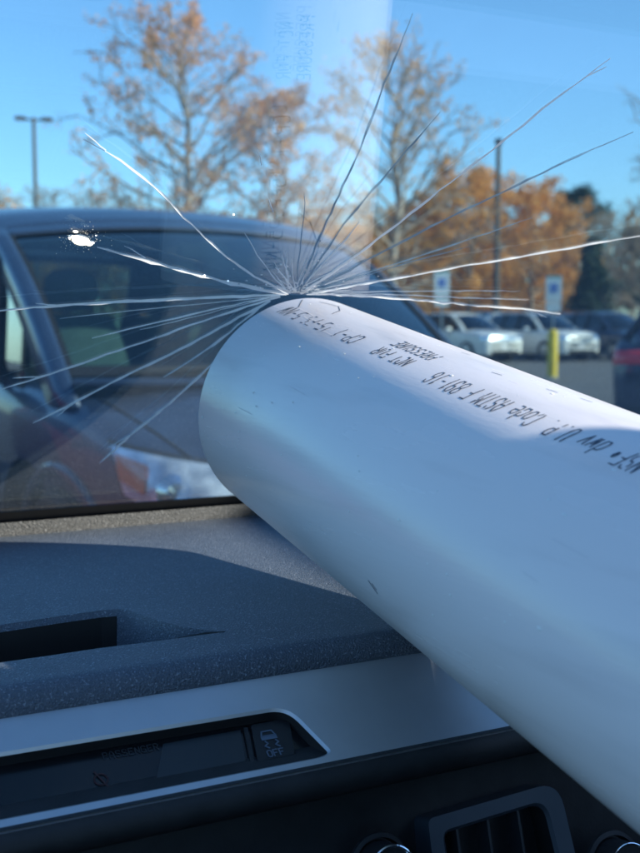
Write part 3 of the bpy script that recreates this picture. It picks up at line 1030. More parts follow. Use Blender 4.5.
BL = 'grey brown bare tree in the wood edge far behind the lot'
bg = 'bare trees along the wood edge'
bare_spots = [(5, 78, .86), (50, 84, .95), (92, 80, .9), (128, 88, .95), (160, 80, .8), (225, 84, .8), (255, 82, .75), (330, 84, .85), (375, 86, .85), (610, 84, .8), (640, 80, .85), (668, 84, .9), (590, 92, .85), (440, 90, .85), (505, 92, .85)]
for i, (px, dp, s) in enumerate(bare_spots):
    put(bare, px, dp, s, i * 1.3, BL, bg, first=(i == 0))
shrub = make_tree('orange_shrub', dict(seed=61, H=4.6, limbs=30, spread=2.9, leaf_n=6500, leaf_s=0.20, base=0.05, up=0.2, shape='round', trunk=0.09), M['leaf_orange'])
SL = 'low orange shrub at the foot of the wood edge'
sg_ = 'orange shrubs at the foot of the wood'
for i, (px, s) in enumerate([(-5, 1.6), (30, 1.45), (66, 1.5), (150, 1.4), (200, 1.5), (250, 1.45), (300, 1.5), (345, 1.5), (390, 1.5), (430, 1.5), (480, 1.5), (540, 1.4)]):
    put(shrub, px, 74 + (i * 37 % 11), s, i * 0.9, SL, sg_, first=(i == 0))
pine = make_tree('pine_tree', dict(seed=71, H=13.0, limbs=60, spread=3.6, leaf_n=16000, leaf_s=0.26, base=0.25, up=0.1, shape='round', trunk=0.22), M['needle'])
put(pine, 573, 95, 0.93, 0.4, 'tall dark pine standing above the orange trees', first=True)
put(pine, 632, 98, 0.72, 1.4, 'dark pine half hidden by bare trees right of the tall pine')
cedar = make_tree('cedar_tree', dict(seed=81, H=6.0, limbs=60, spread=2.2, leaf_n=14000, leaf_s=0.20, base=0.02, up=0.5, shape='cone', trunk=0.12), M['needle'])
put(cedar, 590, 60, 0.92, 0.4, 'small dark cedar behind the navy car', first=True)
# far wood as one mass
rnd = random.Random(5)
fw_ = MB()
for i in range(9000):
    px = rnd.uniform(-250, 1000)
    dp = rnd.uniform(100, 125)
    hmax = 9.5 + 2.5 * math.sin(px * 0.021) + 1.5 * math.sin(px * 0.06 + 1)
    c = at(px, dp, rnd.uniform(0.2, 1) ** 0.8 * hmax)
    a = Vector((rnd.gauss(0, .5), rnd.gauss(0, .5), 1)).normalized()
    b = Vector((rnd.gauss(0, 1), rnd.gauss(0, 1), rnd.gauss(0, .4))).normalized()
    s = rnd.uniform(.25, .7)
    fw_.add([c - a * s, c + b * s * .35, c + a * s, c - b * s * .35], [(0, 1, 2, 3)])
for i in range(260):
    px = rnd.uniform(-250, 1000)
    p = at(px, rnd.uniform(100, 125))
    h = rnd.uniform(7, 12)
    fw_.tube([p, p + Vector((rnd.gauss(0, .3), rnd.gauss(0, .3), h))], [.16, .03], 4, cap=False)
tag(fw_.build('far_wood', M['leaf_brown'], smooth=False), 'brown leafless wood closing the view far behind the lot', 'wood', kind='stuff')

# ------------------------------------------------------------------ pipe
PR = 0.084
PD = ray(-264, 78)
_t, _b = ray(480, 355.4), ray(480, 701)
n1, n2 = PD.cross(_t).normalized(), PD.cross(_b).normalized()
PA = Matrix((n1, n2, PD)).inverted() @ Vector((PR, -PR, 0))
PO = EYE + PA                                     # axis origin, s measured along PD
PEND = 0.708
pu = PD.cross(Vector((0, 0, 1))).normalized()     # points to the car's right
pw_ = pu.cross(PD).normalized()                   # up
def cyl(s, ang, r=PR):
    """ang: 0 on top, negative to the left"""
    return PO + PD * s + (pu * math.sin(ang) + pw_ * math.cos(ang)) * r

M['pvc'] = new_mat('white_pvc', (0.78, 0.79, 0.78), 0.34, spec=0.45)
b = bsdf(M['pvc'])
tc = nd(M['pvc'], 'ShaderNodeTexCoord')
mp = nd(M['pvc'], 'ShaderNodeMapping')
mp.inputs['Scale'].default_value = (9, 0.9, 9)
nz = nd(M['pvc'], 'ShaderNodeTexNoise', Scale=6.0, Detail=8.0)
lk(M['pvc'], tc.outputs['Object'], mp.inputs[0]); lk(M['pvc'], mp.outputs[0], nz.inputs['Vector'])
rp = ramp(M['pvc'], nz.outputs['Fac'], [(0.28, (0.80, 0.745, 0.755)), (0.45, (0.88, 0.82, 0.83)), (0.75, (0.895, 0.835, 0.845))])
lk(M['pvc'], rp.outputs[0], b.inputs['Base Color'])
nz2 = nd(M['pvc'], 'ShaderNodeTexNoise', Scale=45.0, Detail=6.0)
lk(M['pvc'], mp.outputs[0], nz2.inputs['Vector'])
bp_ = nd(M['pvc'], 'ShaderNodeBump', Strength=0.10, Distance=0.0008)
lk(M['pvc'], nz2.outputs['Fac'], bp_.inputs['Height']); lk(M['pvc'], bp_.outputs[0], b.inputs['Normal'])
mr = nd(M['pvc'], 'ShaderNodeMapRange'); mr.inputs['To Min'].default_value = 0.16; mr.inputs['To Max'].default_value = 0.34
lk(M['pvc'], nz.outputs['Fac'], mr.inputs['Value']); lk(M['pvc'], mr.outputs[0], b.inputs['Roughness'])

pipe = tag(empty('pvc_pipe', PO + PD * (PEND - 0.4) - Vector((0, 0, PR))), 'thick white plastic pipe with printed lettering thrust against the cracked windshield', 'pipe')
pipe.location = (0, 0, 0)
m = MB()
K = 128
prof = [(PR - 0.0075, -1.35), (PR, -1.35), (PR, PEND - 0.4), (PR, PEND - 0.0016), (PR - 0.0006, PEND - 0.0005), (PR - 0.0016, PEND), (PR - 0.0066, PEND), (PR - 0.0075, PEND - 0.001), (PR - 0.0075, -1.35)]
vs = [cyl(s, math.tau * j / K, r) for r, s in prof for j in range(K)]
fs = [(i * K + j, i * K + (j + 1) % K, (i + 1) * K + (j + 1) % K, (i + 1) * K + j) for i in range(len(prof) - 1) for j in range(K)]
m.add(vs, fs)
m.build('tube', M['pvc'], pipe, fix=True)

GL = {  # stroke letters on a 4 x 6 grid
 'N': [[(0, 0), (0, 6), (4, 0), (4, 6)]], 'S': [[(4, 5), (3, 6), (1, 6), (0, 5), (0, 4), (1, 3), (3, 3), (4, 2), (4, 1), (3, 0), (1, 0), (0, 1)]],
 'F': [[(0, 0), (0, 6), (4, 6)], [(0, 3), (3, 3)]], 'd': [[(4, 6), (4, 0), (1, 0), (0, 1), (0, 3), (1, 4), (4, 4)]],
 'w': [[(0, 4), (1, 0), (2, 3), (3, 0), (4, 4)]], 'v': [[(0, 4), (2, 0), (4, 4)]], 'U': [[(0, 6), (0, 1), (1, 0), (3, 0), (4, 1), (4, 6)]],
 '.': [[(1.6, 0), (2.2, 0)]], 'P': [[(0, 0), (0, 6), (3, 6), (4, 5), (4, 4), (3, 3), (0, 3)]], 'C': [[(4, 5), (3, 6), (1, 6), (0, 5), (0, 1), (1, 0), (3, 0), (4, 1)]],
 'o': [[(1, 0), (0, 1), (0, 3), (1, 4), (3, 4), (4, 3), (4, 1), (3, 0), (1, 0)]], 'e': [[(0, 2), (4, 2), (4, 3), (3, 4), (1, 4), (0, 3), (0, 1), (1, 0), (4, 0)]],
 'A': [[(0, 0), (0, 4), (1.5, 6), (2.5, 6), (4, 4), (4, 0)], [(0, 2.5), (4, 2.5)]], 'T': [[(0, 6), (4, 6)], [(2, 6), (2, 0)]],
 'M': [[(0, 0), (0, 6), (2, 3), (4, 6), (4, 0)]], '8': [[(1, 3), (0, 4), (0, 5), (1, 6), (3, 6), (4, 5), (4, 4), (3, 3), (1, 3), (0, 2), (0, 1), (1, 0), (3, 0), (4, 1), (4, 2), (3, 3)]],
 '9': [[(0, 1), (1, 0), (3, 0), (4, 1), (4, 5), (3, 6), (1, 6), (0, 5), (0, 4), (1, 3), (4, 3)]], '1': [[(1, 5), (2, 6), (2, 0)]], '-': [[(0.6, 3), (3.4, 3)]],
 '6': [[(4, 5), (3, 6), (1, 6), (0, 5), (0, 1), (1, 0), (3, 0), (4, 1), (4, 2), (3, 3), (0, 3)]], 'O': [[(1, 0), (0, 1), (0, 5), (1, 6), (3, 6), (4, 5), (4, 1), (3, 0), (1, 0)]],
 'R': [[(0, 0), (0, 6), (3, 6), (4, 5), (4, 4), (3, 3), (0, 3)], [(2, 3), (4, 0)]], 'E': [[(4, 6), (0, 6), (0, 0), (4, 0)], [(0, 3), (3, 3)]],
 '5': [[(4, 6), (0, 6), (0, 3.4), (3, 3.4), (4, 2.6), (4, 1), (3, 0), (0, 0)]], 'W': [[(0, 6), (1, 0), (2, 4), (3, 0), (4, 6)]], '/': [[(0, 0), (4, 6)]],
 '®': [[(1, 2), (0.4, 3), (1, 4), (2.2, 4), (2.8, 3), (2.2, 2), (1, 2)], [(1.2, 2.5), (1.2, 3.5), (2, 3.3), (1.3, 3), (2, 2.5)]]}
M['ink'] = noisy(new_mat('print_ink', rough=0.6), 400, [(0.35, (0.035, 0.05, 0.085)), (0.7, (0.13, 0.16, 0.21))], detail=3)
def pipe_text(txt, s0, adv, ang0, hgt, stroke, slant=0.0, skip=0.0, name='printed_lettering'):
    mb = MB()
    rnd = random.Random(len(txt) * 7)
    cw, ch = adv * 0.62, hgt
    def pt(x, y):      # x along the pipe away from the viewer, y round to the left
        s = x + slant * y
        return cyl(s, ang0 - y / PR, PR + 0.00018)
    for i, c in enumerate(txt):
        if c == ' ': continue
        for pl in GL[c]:
            pts = []
            for k in range(len(pl) - 1):
                a, b_ = Vector(pl[k]), Vector(pl[k + 1])
                nn = max(1, int((b_ - a).length / 1.2))
                pts += [a.lerp(b_, q / nn) for q in range(nn)]
            pts.append(Vector(pl[-1]))
            q = [Vector((s0 + i * adv + p.x / 4 * cw + rnd.gauss(0, .00004), p.y / 6 * ch + rnd.gauss(0, .00004))) for p in pts]
            for k in range(len(q) - 1):
                if rnd.random() < skip: continue
                t = (q[k + 1] - q[k])
                if t.length < 1e-6: continue
                t.normalize()
                n = Vector((-t.y, t.x)) * stroke / 2 * rnd.uniform(.75, 1.15)
                a, b_ = q[k] - t * stroke * .35, q[k + 1] + t * stroke * .35
                mb.add([pt(v.x, v.y) for v in (a - n, b_ - n, b_ + n, a + n)], [(0, 1, 2, 3)])
    return mb.build(name, M['ink'], pipe, smooth=False)
pipe_text('NSF® dwv U.P. Code ASTM F 891-16', 0.3235, 0.00525, R_(-19.0), 0.0128, 0.00085, 0.12, 0.04)
pipe_text('NOT FOR', 0.518, 0.0056, R_(-18.5), 0.0095, 0.0010, 0.12, 0.08)
pipe_text('PRESSURE', 0.512, 0.0056, R_(-8.5), 0.0095, 0.0010, 0.12, 0.08)
pipe_text('CP-1 15-FS-5-NW', 0.581, 0.0074, R_(-17.0), 0.0115, 0.0010, 0.12, 0.22)
# pencil marks and scuffs
mb = MB()
def pipe_line(mb, pts, wd):
    q = [Vector(p) for p in pts]
    for k in range(len(q) - 1):
        for h in range(3):
            a, b_ = q[k].lerp(q[k + 1], h / 3), q[k].lerp(q[k + 1], (h + 1) / 3)
            t = (b_ - a).normalized(); n = Vector((-t.y, t.x)) * wd / 2
            mb.add([cyl(v.x, v.y / PR, PR + 0.0002) for v in (a - n, b_ - n, b_ + n, a + n)], [(0, 1, 2, 3)])
pipe_line(mb, [(0.690, -0.002), (0.672, 0.004), (0.655, -0.004), (0.648, -0.014)], 0.0008)
pipe_line(mb, [(0.702, -0.010), (0.684, -0.022), (0.680, -0.030)], 0.0008)
for (s, a) in [(0.43, -0.002), (0.41, 0.004), (0.47, -0.008), (0.52, 0.006)]:
    pipe_line(mb, [(s, a), (s - 0.008, a + 0.001)], 0.0005)
pipe_line(mb, [(0.461, -0.161), (0.453, -0.166)], 0.0007)
pipe_line(mb, [(0.457, -0.161), (0.453, -0.1635)], 0.0005)
mb.build('pencil_mark', M['ink'], pipe, smooth=False)
M['scuff'] = new_mat('pvc_burr', (0.9, 0.9, 0.9), 0.5)
mb = MB()
rs = random.Random(4)
for i in range(70):
    s_, a_ = rs.uniform(0.30, 0.70), R_(rs.uniform(-115, 5))
    r_ = rs.choice((0.0003, 0.0004, 0.0006, 0.0009)) * rs.uniform(.7, 1.2)
    e_ = rs.uniform(1, 2.5)
    q = [cyl(s_ + r_ * e_ * math.cos(t), a_ + r_ * math.sin(t) / PR, PR + 0.0001) for t in [math.tau * k / 6 + rs.uniform(-.3, .3) for k in range(6)]] + [cyl(s_, a_, PR + 0.0001 + r_ * .5)]
    mb.add(q, [(k, (k + 1) % 6, 6) for k in range(6)])
tag(mb.build('burr', M['scuff'], pipe), kind='stuff')
mb = MB()
for i in range(14):
    s_, a_ = rs.uniform(0.28, 0.69), R_(rs.uniform(-118, 14))
    ln = rs.uniform(.004, .03)
    pipe_line(mb, [(s_, a_ * PR), (s_ - ln, a_ * PR + rs.gauss(0, .0012))], rs.uniform(.00015, .0004))
tag(mb.build('scratch', new_mat('scratch_grey', (0.74, 0.70, 0.72), 0.6), pipe, smooth=False), kind='stuff')

# ------------------------------------------------------------------ the car we sit in
own = tag(empty('car_cabin', (0, 0, 0)), 'car cabin with dark grained dashboard, silver trim and cracked windshield', 'car')
RK = R_(36)
GN = Vector((0, math.sin(RK), math.cos(RK)))           # outward normal of the windshield
GT = Vector((0, -math.cos(RK), math.sin(RK)))
rim = [cyl(PEND, math.tau * j / 180) for j in range(180)]
GD = max(p.dot(GN) for p in rim) + 0.0008
G0 = Vector((0, 0, 0)) + GN * GD
def glass(px, py, off=0.0):
    return on_plane(px, py, G0 + GN * off, GN)
JUN = glass(120, 513)                                   # dash meets glass
Z0, YG = JUN.z, JUN.y
def gsurf(x, z, off=0.0):
    y = YG - (z - Z0) / math.tan(RK)
    e = max(0, (-0.04 - x) / 0.28)
    return Vector((x, y - 0.29 * e * e, z)) + GN * off
M['windshield'] = sheet_glass('windshield_glass', (0.885, 0.985, 0.975), 3.0, dust=0.016)
m = MB()
XA, XB, ZA, ZB = -0.32, 0.93, Z0 - 0.05, 1.66
nx, nz_ = 60, 14
fi = lambda off: (lambda u, v: gsurf(XA + (XB - XA) * u, ZA + (ZB - ZA) * v, off))
m.grid(fi(0.0), nx, nz_, flip=False)
m.grid(fi(0.005), nx, nz_, flip=True)
ws_o = m.build('windshield', M['windshield'], own, angle=None)
# black ceramic band with dotted edge
m = MB()
zf = glass(120, 504).z
zf_d = 0.0022
N = 640
vs, fs = [], []
for i in range(N + 1):
    x = -0.04 + 0.78 * i / N
    vs += [gsurf(x, Z0 - 0.03, -0.0006), gsurf(x, zf + (zf_d if i % 2 else 0), -0.0006)]
for i in range(N):
    fs.append((2 * i, 2 * i + 2, 2 * i + 3, 2 * i + 1))
m.add(vs, fs)
M['frit'] = new_mat('ceramic_black', (0.006, 0.006, 0.007), 0.5)
m.build('black_band', M['frit'], ws_o, smooth=False)

# cracks: each one a shallow wedge in the inner face of the glass
def crack_mat(name, colr, tr, rough):
    m_ = new_mat(name, colr, rough, spec=0.8)
    t = nd(m_, 'ShaderNodeBsdfTransparent')
    mx = nd(m_, 'ShaderNodeMixShader')
    tc = nd(m_, 'ShaderNodeTexCoord'); nz = nd(m_, 'ShaderNodeTexNoise', Scale=55.0, Detail=3.0)
    lk(m_, tc.outputs['Object'], nz.inputs['Vector'])
    mr = nd(m_, 'ShaderNodeMapRange')
    mr.inputs['From Min'].default_value = 0.3; mr.inputs['From Max'].default_value = 0.7
    mr.inputs['To Min'].default_value = max(0, tr - 0.3); mr.inputs['To Max'].default_value = min(1, tr + 0.25)
    lk(m_, nz.outputs['Fac'], mr.inputs['Value'])
    tl = nd(m_, 'ShaderNodeBsdfTranslucent'); tl.inputs[0].default_value = (*colr, 1)
    ad = nd(m_, 'ShaderNodeMixShader'); ad.inputs[0].default_value = 0.3 if colr[0] > 0.9 else 0.5
    lk(m_, bsdf(m_).outputs[0], ad.inputs[1]); lk(m_, tl.outputs[0], ad.inputs[2])
    lk(m_, mr.outputs[0], mx.inputs[0]); lk(m_, ad.outputs[0], mx.inputs[1]); lk(m_, t.outputs[0], mx.inputs[2])
    lk(m_, mx.outputs[0], m_.node_tree.nodes['Material Output'].inputs['Surface'])
    return m_
M['crack_white'] = crack_mat('crack_scattering', (1.0, 1.0, 1.0), 0.0, 0.2)
M['crack_dark'] = crack_mat('crack_dark_tone', (0.30, 0.42, 0.52), 0.30, 0.25)  # dark look of cracks against the sky, put into the colour
rnd = random.Random(12)
def crack(px_pts, w0, mat, taper=True):
    pts = [glass(x, y, -0.0004) for x, y in px_pts]
    dense = []
    for i in range(len(pts) - 1):
        n = max(2, int((pts[i + 1] - pts[i]).length / 0.008))
        for k in range(n):
            dense.append(pts[i].lerp(pts[i + 1], k / n))
    dense.append(pts[-1])
    for _ in range(3):
        dense = [dense[0]] + [(dense[i - 1] + dense[i] * 2 + dense[i + 1]) / 4 for i in range(1, len(dense) - 1)] + [dense[-1]]
    n = len(dense)
    vs, fs = [], []
    for i, p in enumerate(dense):
        t = (dense[min(i + 1, n - 1)] - dense[max(i - 1, 0)]).normalized()
        sd = t.cross(GN).normalized()
        f_ = i / (n - 1)
        wd = 1.9 * w0 * ((0.35 + 0.65 * min(1, f_ * 5)) if taper else 1) * rnd.uniform(.6, 1.25) * 0.001
        p = p + sd * rnd.gauss(0, .00034)
        vs += [p - sd * wd / 2, p - GN * wd * 0.75, p + sd * wd / 2]
        if i:
            a = (i - 1) * 3
            fs += [(a, a + 1, a + 4, a + 3), (a + 1, a + 2, a + 5, a + 4)]
    m_ = MB(); m_.add(vs, fs)
    return m_.build('crack', mat, ws_o, smooth=False)
Wt, Dk = M['crack_white'], M['crack_dark']
CR = [([(84, 139), (106, 150), (133, 169), (155, 186), (190, 224), (232, 262), (262, 281), (288, 293)], 0.95, Wt),
 ([(245, 233), (262, 262), (280, 285), (290, 293)], 0.6, Wt),
 ([(97, 247), (150, 261), (200, 275), (250, 287), (286, 293)], 1.5, Wt),
 ([(-6, 311), (60, 305), (140, 300), (210, 297), (285, 294)], 1.1, Wt),
 ([(92, 338), (140, 326), (200, 312), (280, 295)], 0.7, Wt),
 ([(-6, 391), (40, 377), (95, 358), (155, 338), (215, 316), (280, 296)], 0.95, Wt),
 ([(33, 423), (75, 402), (120, 378), (180, 349), (230, 322), (270, 300)], 1.05, Wt),
 ([(164, 377), (190, 361), (222, 338), (262, 305)], 0.95, Wt),
 ([(100, 463), (130, 435), (165, 407), (208, 368), (240, 335)], 1.15, Wt),
 ([(413, 13), (404, 36), (385, 82), (357, 158), (331, 212), (312, 255), (297, 291)], 0.8, Dk),
 ([(440, 112), (416, 140), (372, 190), (338, 232), (300, 290)], 0.75, Dk),
 ([(360, 222), (340, 245), (310, 278), (298, 292)], 0.7, Wt),
 ([(387, 232), (350, 260), (318, 283), (300, 293)], 0.75, Wt),
 ([(610, 58), (588, 76), (552, 100), (503, 141), (470, 166), (440, 190), (380, 237), (330, 274), (302, 293)], 0.85, Wt),
 ([(633, 132), (590, 150), (540, 173), (490, 198), (430, 226), (370, 258), (306, 293)], 0.9, Dk),
 ([(532, 217), (490, 232), (430, 252), (370, 272), (310, 292)], 0.6, Dk),
 ([(646, 235), (600, 242), (540, 253), (470, 265), (390, 279), (312, 293)], 0.9, Wt),
 ([(560, 314), (520, 308), (460, 304), (400, 298), (330, 294), (306, 294)], 1.0, Wt),
 ([(528, 300), (450, 297), (380, 294), (310, 294)], 0.45, Wt),
 ([(520, 291), (440, 291), (370, 291), (306, 294)], 0.4, Wt),
 ([(470, 246), (420, 259), (360, 277), (306, 293)], 0.45, Dk),
 ([(268, 198), (273, 212)], 0.5, Wt), ([(305, 195), (302, 235), (296, 291)], 0.45, Dk),
 ([(330, 214), (318, 245), (298, 290)], 0.45, Wt), ([(258, 150), (262, 165)], 0.4, Wt),
 ([(140, 330), (200, 315), (276, 296)], 0.35, Wt), ([(60, 318), (150, 309), (276, 296)], 0.3, Wt)]
for c in CR:
    crack(*c)
for i in (0, 2, 3, 5, 6, 8, 13, 17):                   # short forks leaving the long cracks
    pl = CR[i][0]
    k = rnd.randrange(1, max(2, len(pl) - 3))
    a, b_ = Vector(pl[k]), Vector(pl[k - 1])
    d_2 = (b_ - a).normalized()
    an = rnd.choice((-1, 1)) * R_(rnd.uniform(9, 20))
    d_2 = Vector((d_2.x * math.cos(an) - d_2.y * math.sin(an), d_2.x * math.sin(an) + d_2.y * math.cos(an)))
    ln = rnd.uniform(16, 34)
    crack([tuple(a + d_2 * ln), tuple(a + d_2 * ln * .5 + Vector((rnd.gauss(0, .8), rnd.gauss(0, .8)))), tuple(a)], 0.45, CR[i][2])
for i in range(34):                                    # crushed fan right at the impact
    a = R_(rnd.uniform(-8, 188)); ln = rnd.uniform(14, 52)
    x0, y0 = 293 + rnd.uniform(-7, 9), 291.5
    crack([(x0 + ln * math.cos(a) * 1.25, y0 - ln * math.sin(a) * .8), (x0 + ln * .5 * math.cos(a) * 1.25 + rnd.gauss(0, .8), y0 - ln * .5 * math.sin(a) * .8), (x0 + 2 * math.cos(a), y0)], rnd.uniform(.25, .6), rnd.choice((Wt, Wt, Dk)))
# added facets tilted to mirror the sun as sparkles on the glass
M['facet'] = new_mat('glint_facet_metal', (0.9, 0.93, 0.95), 0.16, 1.0)
def glint_facet(px, py, size, spread):
    c = glass(px, py, -0.0012)
    hv = (SUN + (EYE - c).normalized()).normalized()
    nrm = (hv + Vector((rnd.gauss(0, spread), rnd.gauss(0, spread), rnd.gauss(0, spread)))).normalized()
    e1 = nrm.orthogonal().normalized(); e1 = Matrix.Rotation(rnd.uniform(0, 6.28), 3, nrm) @ e1
    e2 = nrm.cross(e1)
    q = [c + (e1 * math.cos(k * 1.57) * rnd.uniform(.5, 1.3) + e2 * math.sin(k * 1.57) * rnd.uniform(.5, 1.1)) * size for k in range(4)] + [c + GN * 0.0008]
    m_ = MB(); m_.add(q, [(0, 1, 2), (0, 2, 3), (1, 0, 4), (2, 1, 4), (3, 2, 4), (0, 3, 4)])
    m_.build('glint_facet', M['facet'], ws_o, smooth=False)
M['bead'] = new_mat('glint_bead', (1.0, 0.94, 0.80), 0.5, 1.0)
def bead(px, py, rx, ry):  # added dome facing the sun's mirror angle, stands in for a sun glint
    c = glass(px, py, -0.75 * ry - 0.0006)
    hv = (SUN + (EYE - c).normalized()).normalized()
    e1 = hv.cross(Vector((0, 0, 1))).normalized(); e2 = e1.cross(hv)
    m_ = MB()
    m_.grid(lambda u, v: c + (e1 * math.cos(math.tau * u) * rx + e2 * math.sin(math.tau * u) * ry) * v + hv * (0.2 * min(rx, ry) * (1 - v * v) + 0.001), 20, 7)
    m_.build('glint_bead', M['bead'], ws_o)
bead(80, 240.5, 0.0062, 0.0036)
bead(72, 238.5, 0.0030, 0.0022)
bead(88, 243.5, 0.0030, 0.0020)
bead(75, 232, 0.0018, 0.0010)
mb = MB()                                              # bright specks added as the glow of the glint, thinning outward
for k in range(260):
    rr_ = abs(rnd.gauss(0, 8.5)) + 2
    an = rnd.uniform(0, math.tau)
    c = glass(80 + rr_ * 1.25 * math.cos(an), 240.5 + rr_ * 0.75 * math.sin(an), -0.0003)
    hv = (SUN + (EYE - c).normalized() + Vector((rnd.gauss(0, .08), rnd.gauss(0, .08), rnd.gauss(0, .08)))).normalized()
    e1 = hv.orthogonal().normalized(); e2 = hv.cross(e1)
    sz = rnd.uniform(.0001, .0003) * (1.6 if rr_ < 7 else 1)
    mb.add([c + e1 * sz, c + e2 * sz, c - e1 * sz, c - e2 * sz], [(0, 1, 2, 3)])
tag(mb.build('glint_specks', M['bead'], ws_o, smooth=False), kind='stuff')
for _ in range(7):
    glint_facet(79 + rnd.gauss(0, 12), 240 + rnd.gauss(0, 5), rnd.uniform(.0004, .0010), 0.05)
for (x, y) in [(235, 213.5), (320, 239), (205, 276), (228, 281), (240, 284), (252, 287), (262, 289), (150, 260), (180, 269), (156, 337)]:
    glint_facet(x + rnd.gauss(0, 1), y + rnd.gauss(0, 1), rnd.uniform(.0006, .0014), 0.05)
# small spall chips round the impact
for i in range(46):
    a = rnd.uniform(0, math.tau); r = abs(rnd.gauss(0, 24)) + 1
    c = glass(293 + r * math.cos(a) * 1.3, 290 - abs(r * math.sin(a)) * .8, -0.0006)
    s = rnd.uniform(.0004, .0015)
    m_ = MB()
    e1, e2 = Vector((1, 0, 0)), GT
    an = rnd.uniform(0, 6)
    q = [c + (e1 * math.cos(an + k * 2.1) + e2 * math.sin(an + k * 2.1)) * s * rnd.uniform(.6, 1.5) for k in range(3)] + [c - GN * s * .5]
    m_.add(q, [(0, 1, 3), (1, 2, 3), (2, 0, 3)])
    m_.build('glass_chip', Wt, ws_o, smooth=False)

# ---- dashboard
M['dash'] = new_mat('dash_grain', (0.03, 0.033, 0.038), 0.55, spec=0.4)
def grain(m_, c0, c1, scale, strength, rough=0.55, speck=None):
    tc = nd(m_, 'ShaderNodeTexCoord')
    vo = nd(m_, 'ShaderNodeTexVoronoi', Scale=scale)
    nz = nd(m_, 'ShaderNodeTexNoise', Scale=scale * 1.3, Detail=5.0)
    lk(m_, tc.outputs['Object'], vo.inputs['Vector']); lk(m_, tc.outputs['Object'], nz.inputs['Vector'])
    mx = nd(m_, 'ShaderNodeMath', operation='ADD')
    lk(m_, vo.outputs['Distance'], mx.inputs[0]); lk(m_, nz.outputs['Fac'], mx.inputs[1])
    bp = nd(m_, 'ShaderNodeBump', Strength=strength, Distance=0.0008)
    lk(m_, mx.outputs[0], bp.inputs['Height']); lk(m_, bp.outputs[0], bsdf(m_).inputs['Normal'])
    n3 = nd(m_, 'ShaderNodeTexNoise', Scale=9.0, Detail=7.0)
    lk(m_, tc.outputs['Object'], n3.inputs['Vector'])
    r = ramp(m_, n3.outputs['Fac'], [(0.35, c0), (0.65, c1)])
    if speck:
        n4 = nd(m_, 'ShaderNodeTexNoise', Scale=scale * 0.9, Detail=2.0)
        lk(m_, tc.outputs['Object'], n4.inputs['Vector'])
        mr = nd(m_, 'ShaderNodeMapRange')
        mr.inputs['From Min'].default_value = 0.58; mr.inputs['From Max'].default_value = 0.72
        lk(m_, n4.outputs['Fac'], mr.inputs['Value'])
        mc = nd(m_, 'ShaderNodeMix'); mc.data_type = 'RGBA'
        mc.inputs[7].default_value = (*speck, 1)
        lk(m_, mr.outputs[0], mc.inputs[0]); lk(m_, r.outputs[0], mc.inputs[6])
        lk(m_, mc.outputs[2], bsdf(m_).inputs['Base Color'])
    else:
        lk(m_, r.outputs[0], bsdf(m_).inputs['Base Color'])
    bsdf(m_).inputs['Roughness'].default_value = rough
grain(M['dash'], (0.085, 0.108, 0.145), (0.115, 0.140, 0.180), 800, 1.0, 0.50, (0.30, 0.34, 0.40))
bsdf(M['dash']).inputs['Specular IOR Level'].default_value = 0.4
M['dash_strip'] = new_mat('dash_strip', (0.05, 0.05, 0.05), 0.6)
grain(M['dash_strip'], (0.06, 0.062, 0.064), (0.09, 0.092, 0.094), 700, 1.0, 0.5, (0.24, 0.25, 0.26))
DX0, DX1 = -0.30, 1.0
def dash(px, py, dz=0.0):
    return on_plane(px, py, Vector((0, 0, Z0 - 0.012 + dz)), Vector((0, 0, 1)))
ZD = Z0 - 0.012
YL = dash(120, 666).y                                  # front lip
tray_px = [(-140, 650), (0, 625), (60, 616), (100, 610.5), (118, 609), (128, 610), (140, 614), (160, 621), (182, 626.5), (205, 630), (226, 632), (205, 634.5), (150, 642), (100, 648), (50, 655.5), (0, 662.5), (-140, 690)]
tray = [dash(x, y) for x, y in tray_px]
YS = dash(120, 527).y
m = MB()
outer = [(DX0, YL), (DX1, YL), (DX1, YS), (DX0, YS)]
hole = [(p.x, p.y) for p in tray]
tri = tessellate_polygon([[Vector((a, b_, 0)) for a, b_ in outer], [Vector((a, b_, 0)) for a, b_ in hole]])
m.add([(a, b_, ZD) for a, b_ in outer + hole], [tuple(t) for t in tri])
nh = len(hole)
def inset(dv):
    return [tuple(Vector(h_).lerp(Vector(o_), max(0, min(1, (215 - q_[0]) / 90)))) for h_, o_, q_ in zip(hole, offset_poly(hole, dv), tray_px)]
in1, in2 = inset(-0.003), inset(-0.006)
dep = []
for (x, y) in tray_px:
    dep.append(0.045 if x < 95 else max(0.0, 0.045 * ((226 - x) / 131) ** 1.7))
ring = [(a, b_, ZD) for a, b_ in hole] + [(a, b_, ZD - min(0.004, d * .5)) for (a, b_), d in zip(in1, dep)] + [(a, b_, ZD - d) for (a, b_), d in zip(in2, dep)]
mt_ = MB()  # black faces for the tray floor and its deeper walls
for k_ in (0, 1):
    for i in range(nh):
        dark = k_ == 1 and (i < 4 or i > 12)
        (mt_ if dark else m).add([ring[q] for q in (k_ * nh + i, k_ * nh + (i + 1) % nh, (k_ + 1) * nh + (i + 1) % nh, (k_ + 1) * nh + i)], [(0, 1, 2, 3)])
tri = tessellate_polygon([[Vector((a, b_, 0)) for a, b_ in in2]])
mt_.add([(a, b_, z + 0.0006) for a, b_, z in ring[2 * nh:]], [tuple(t) for t in tri])
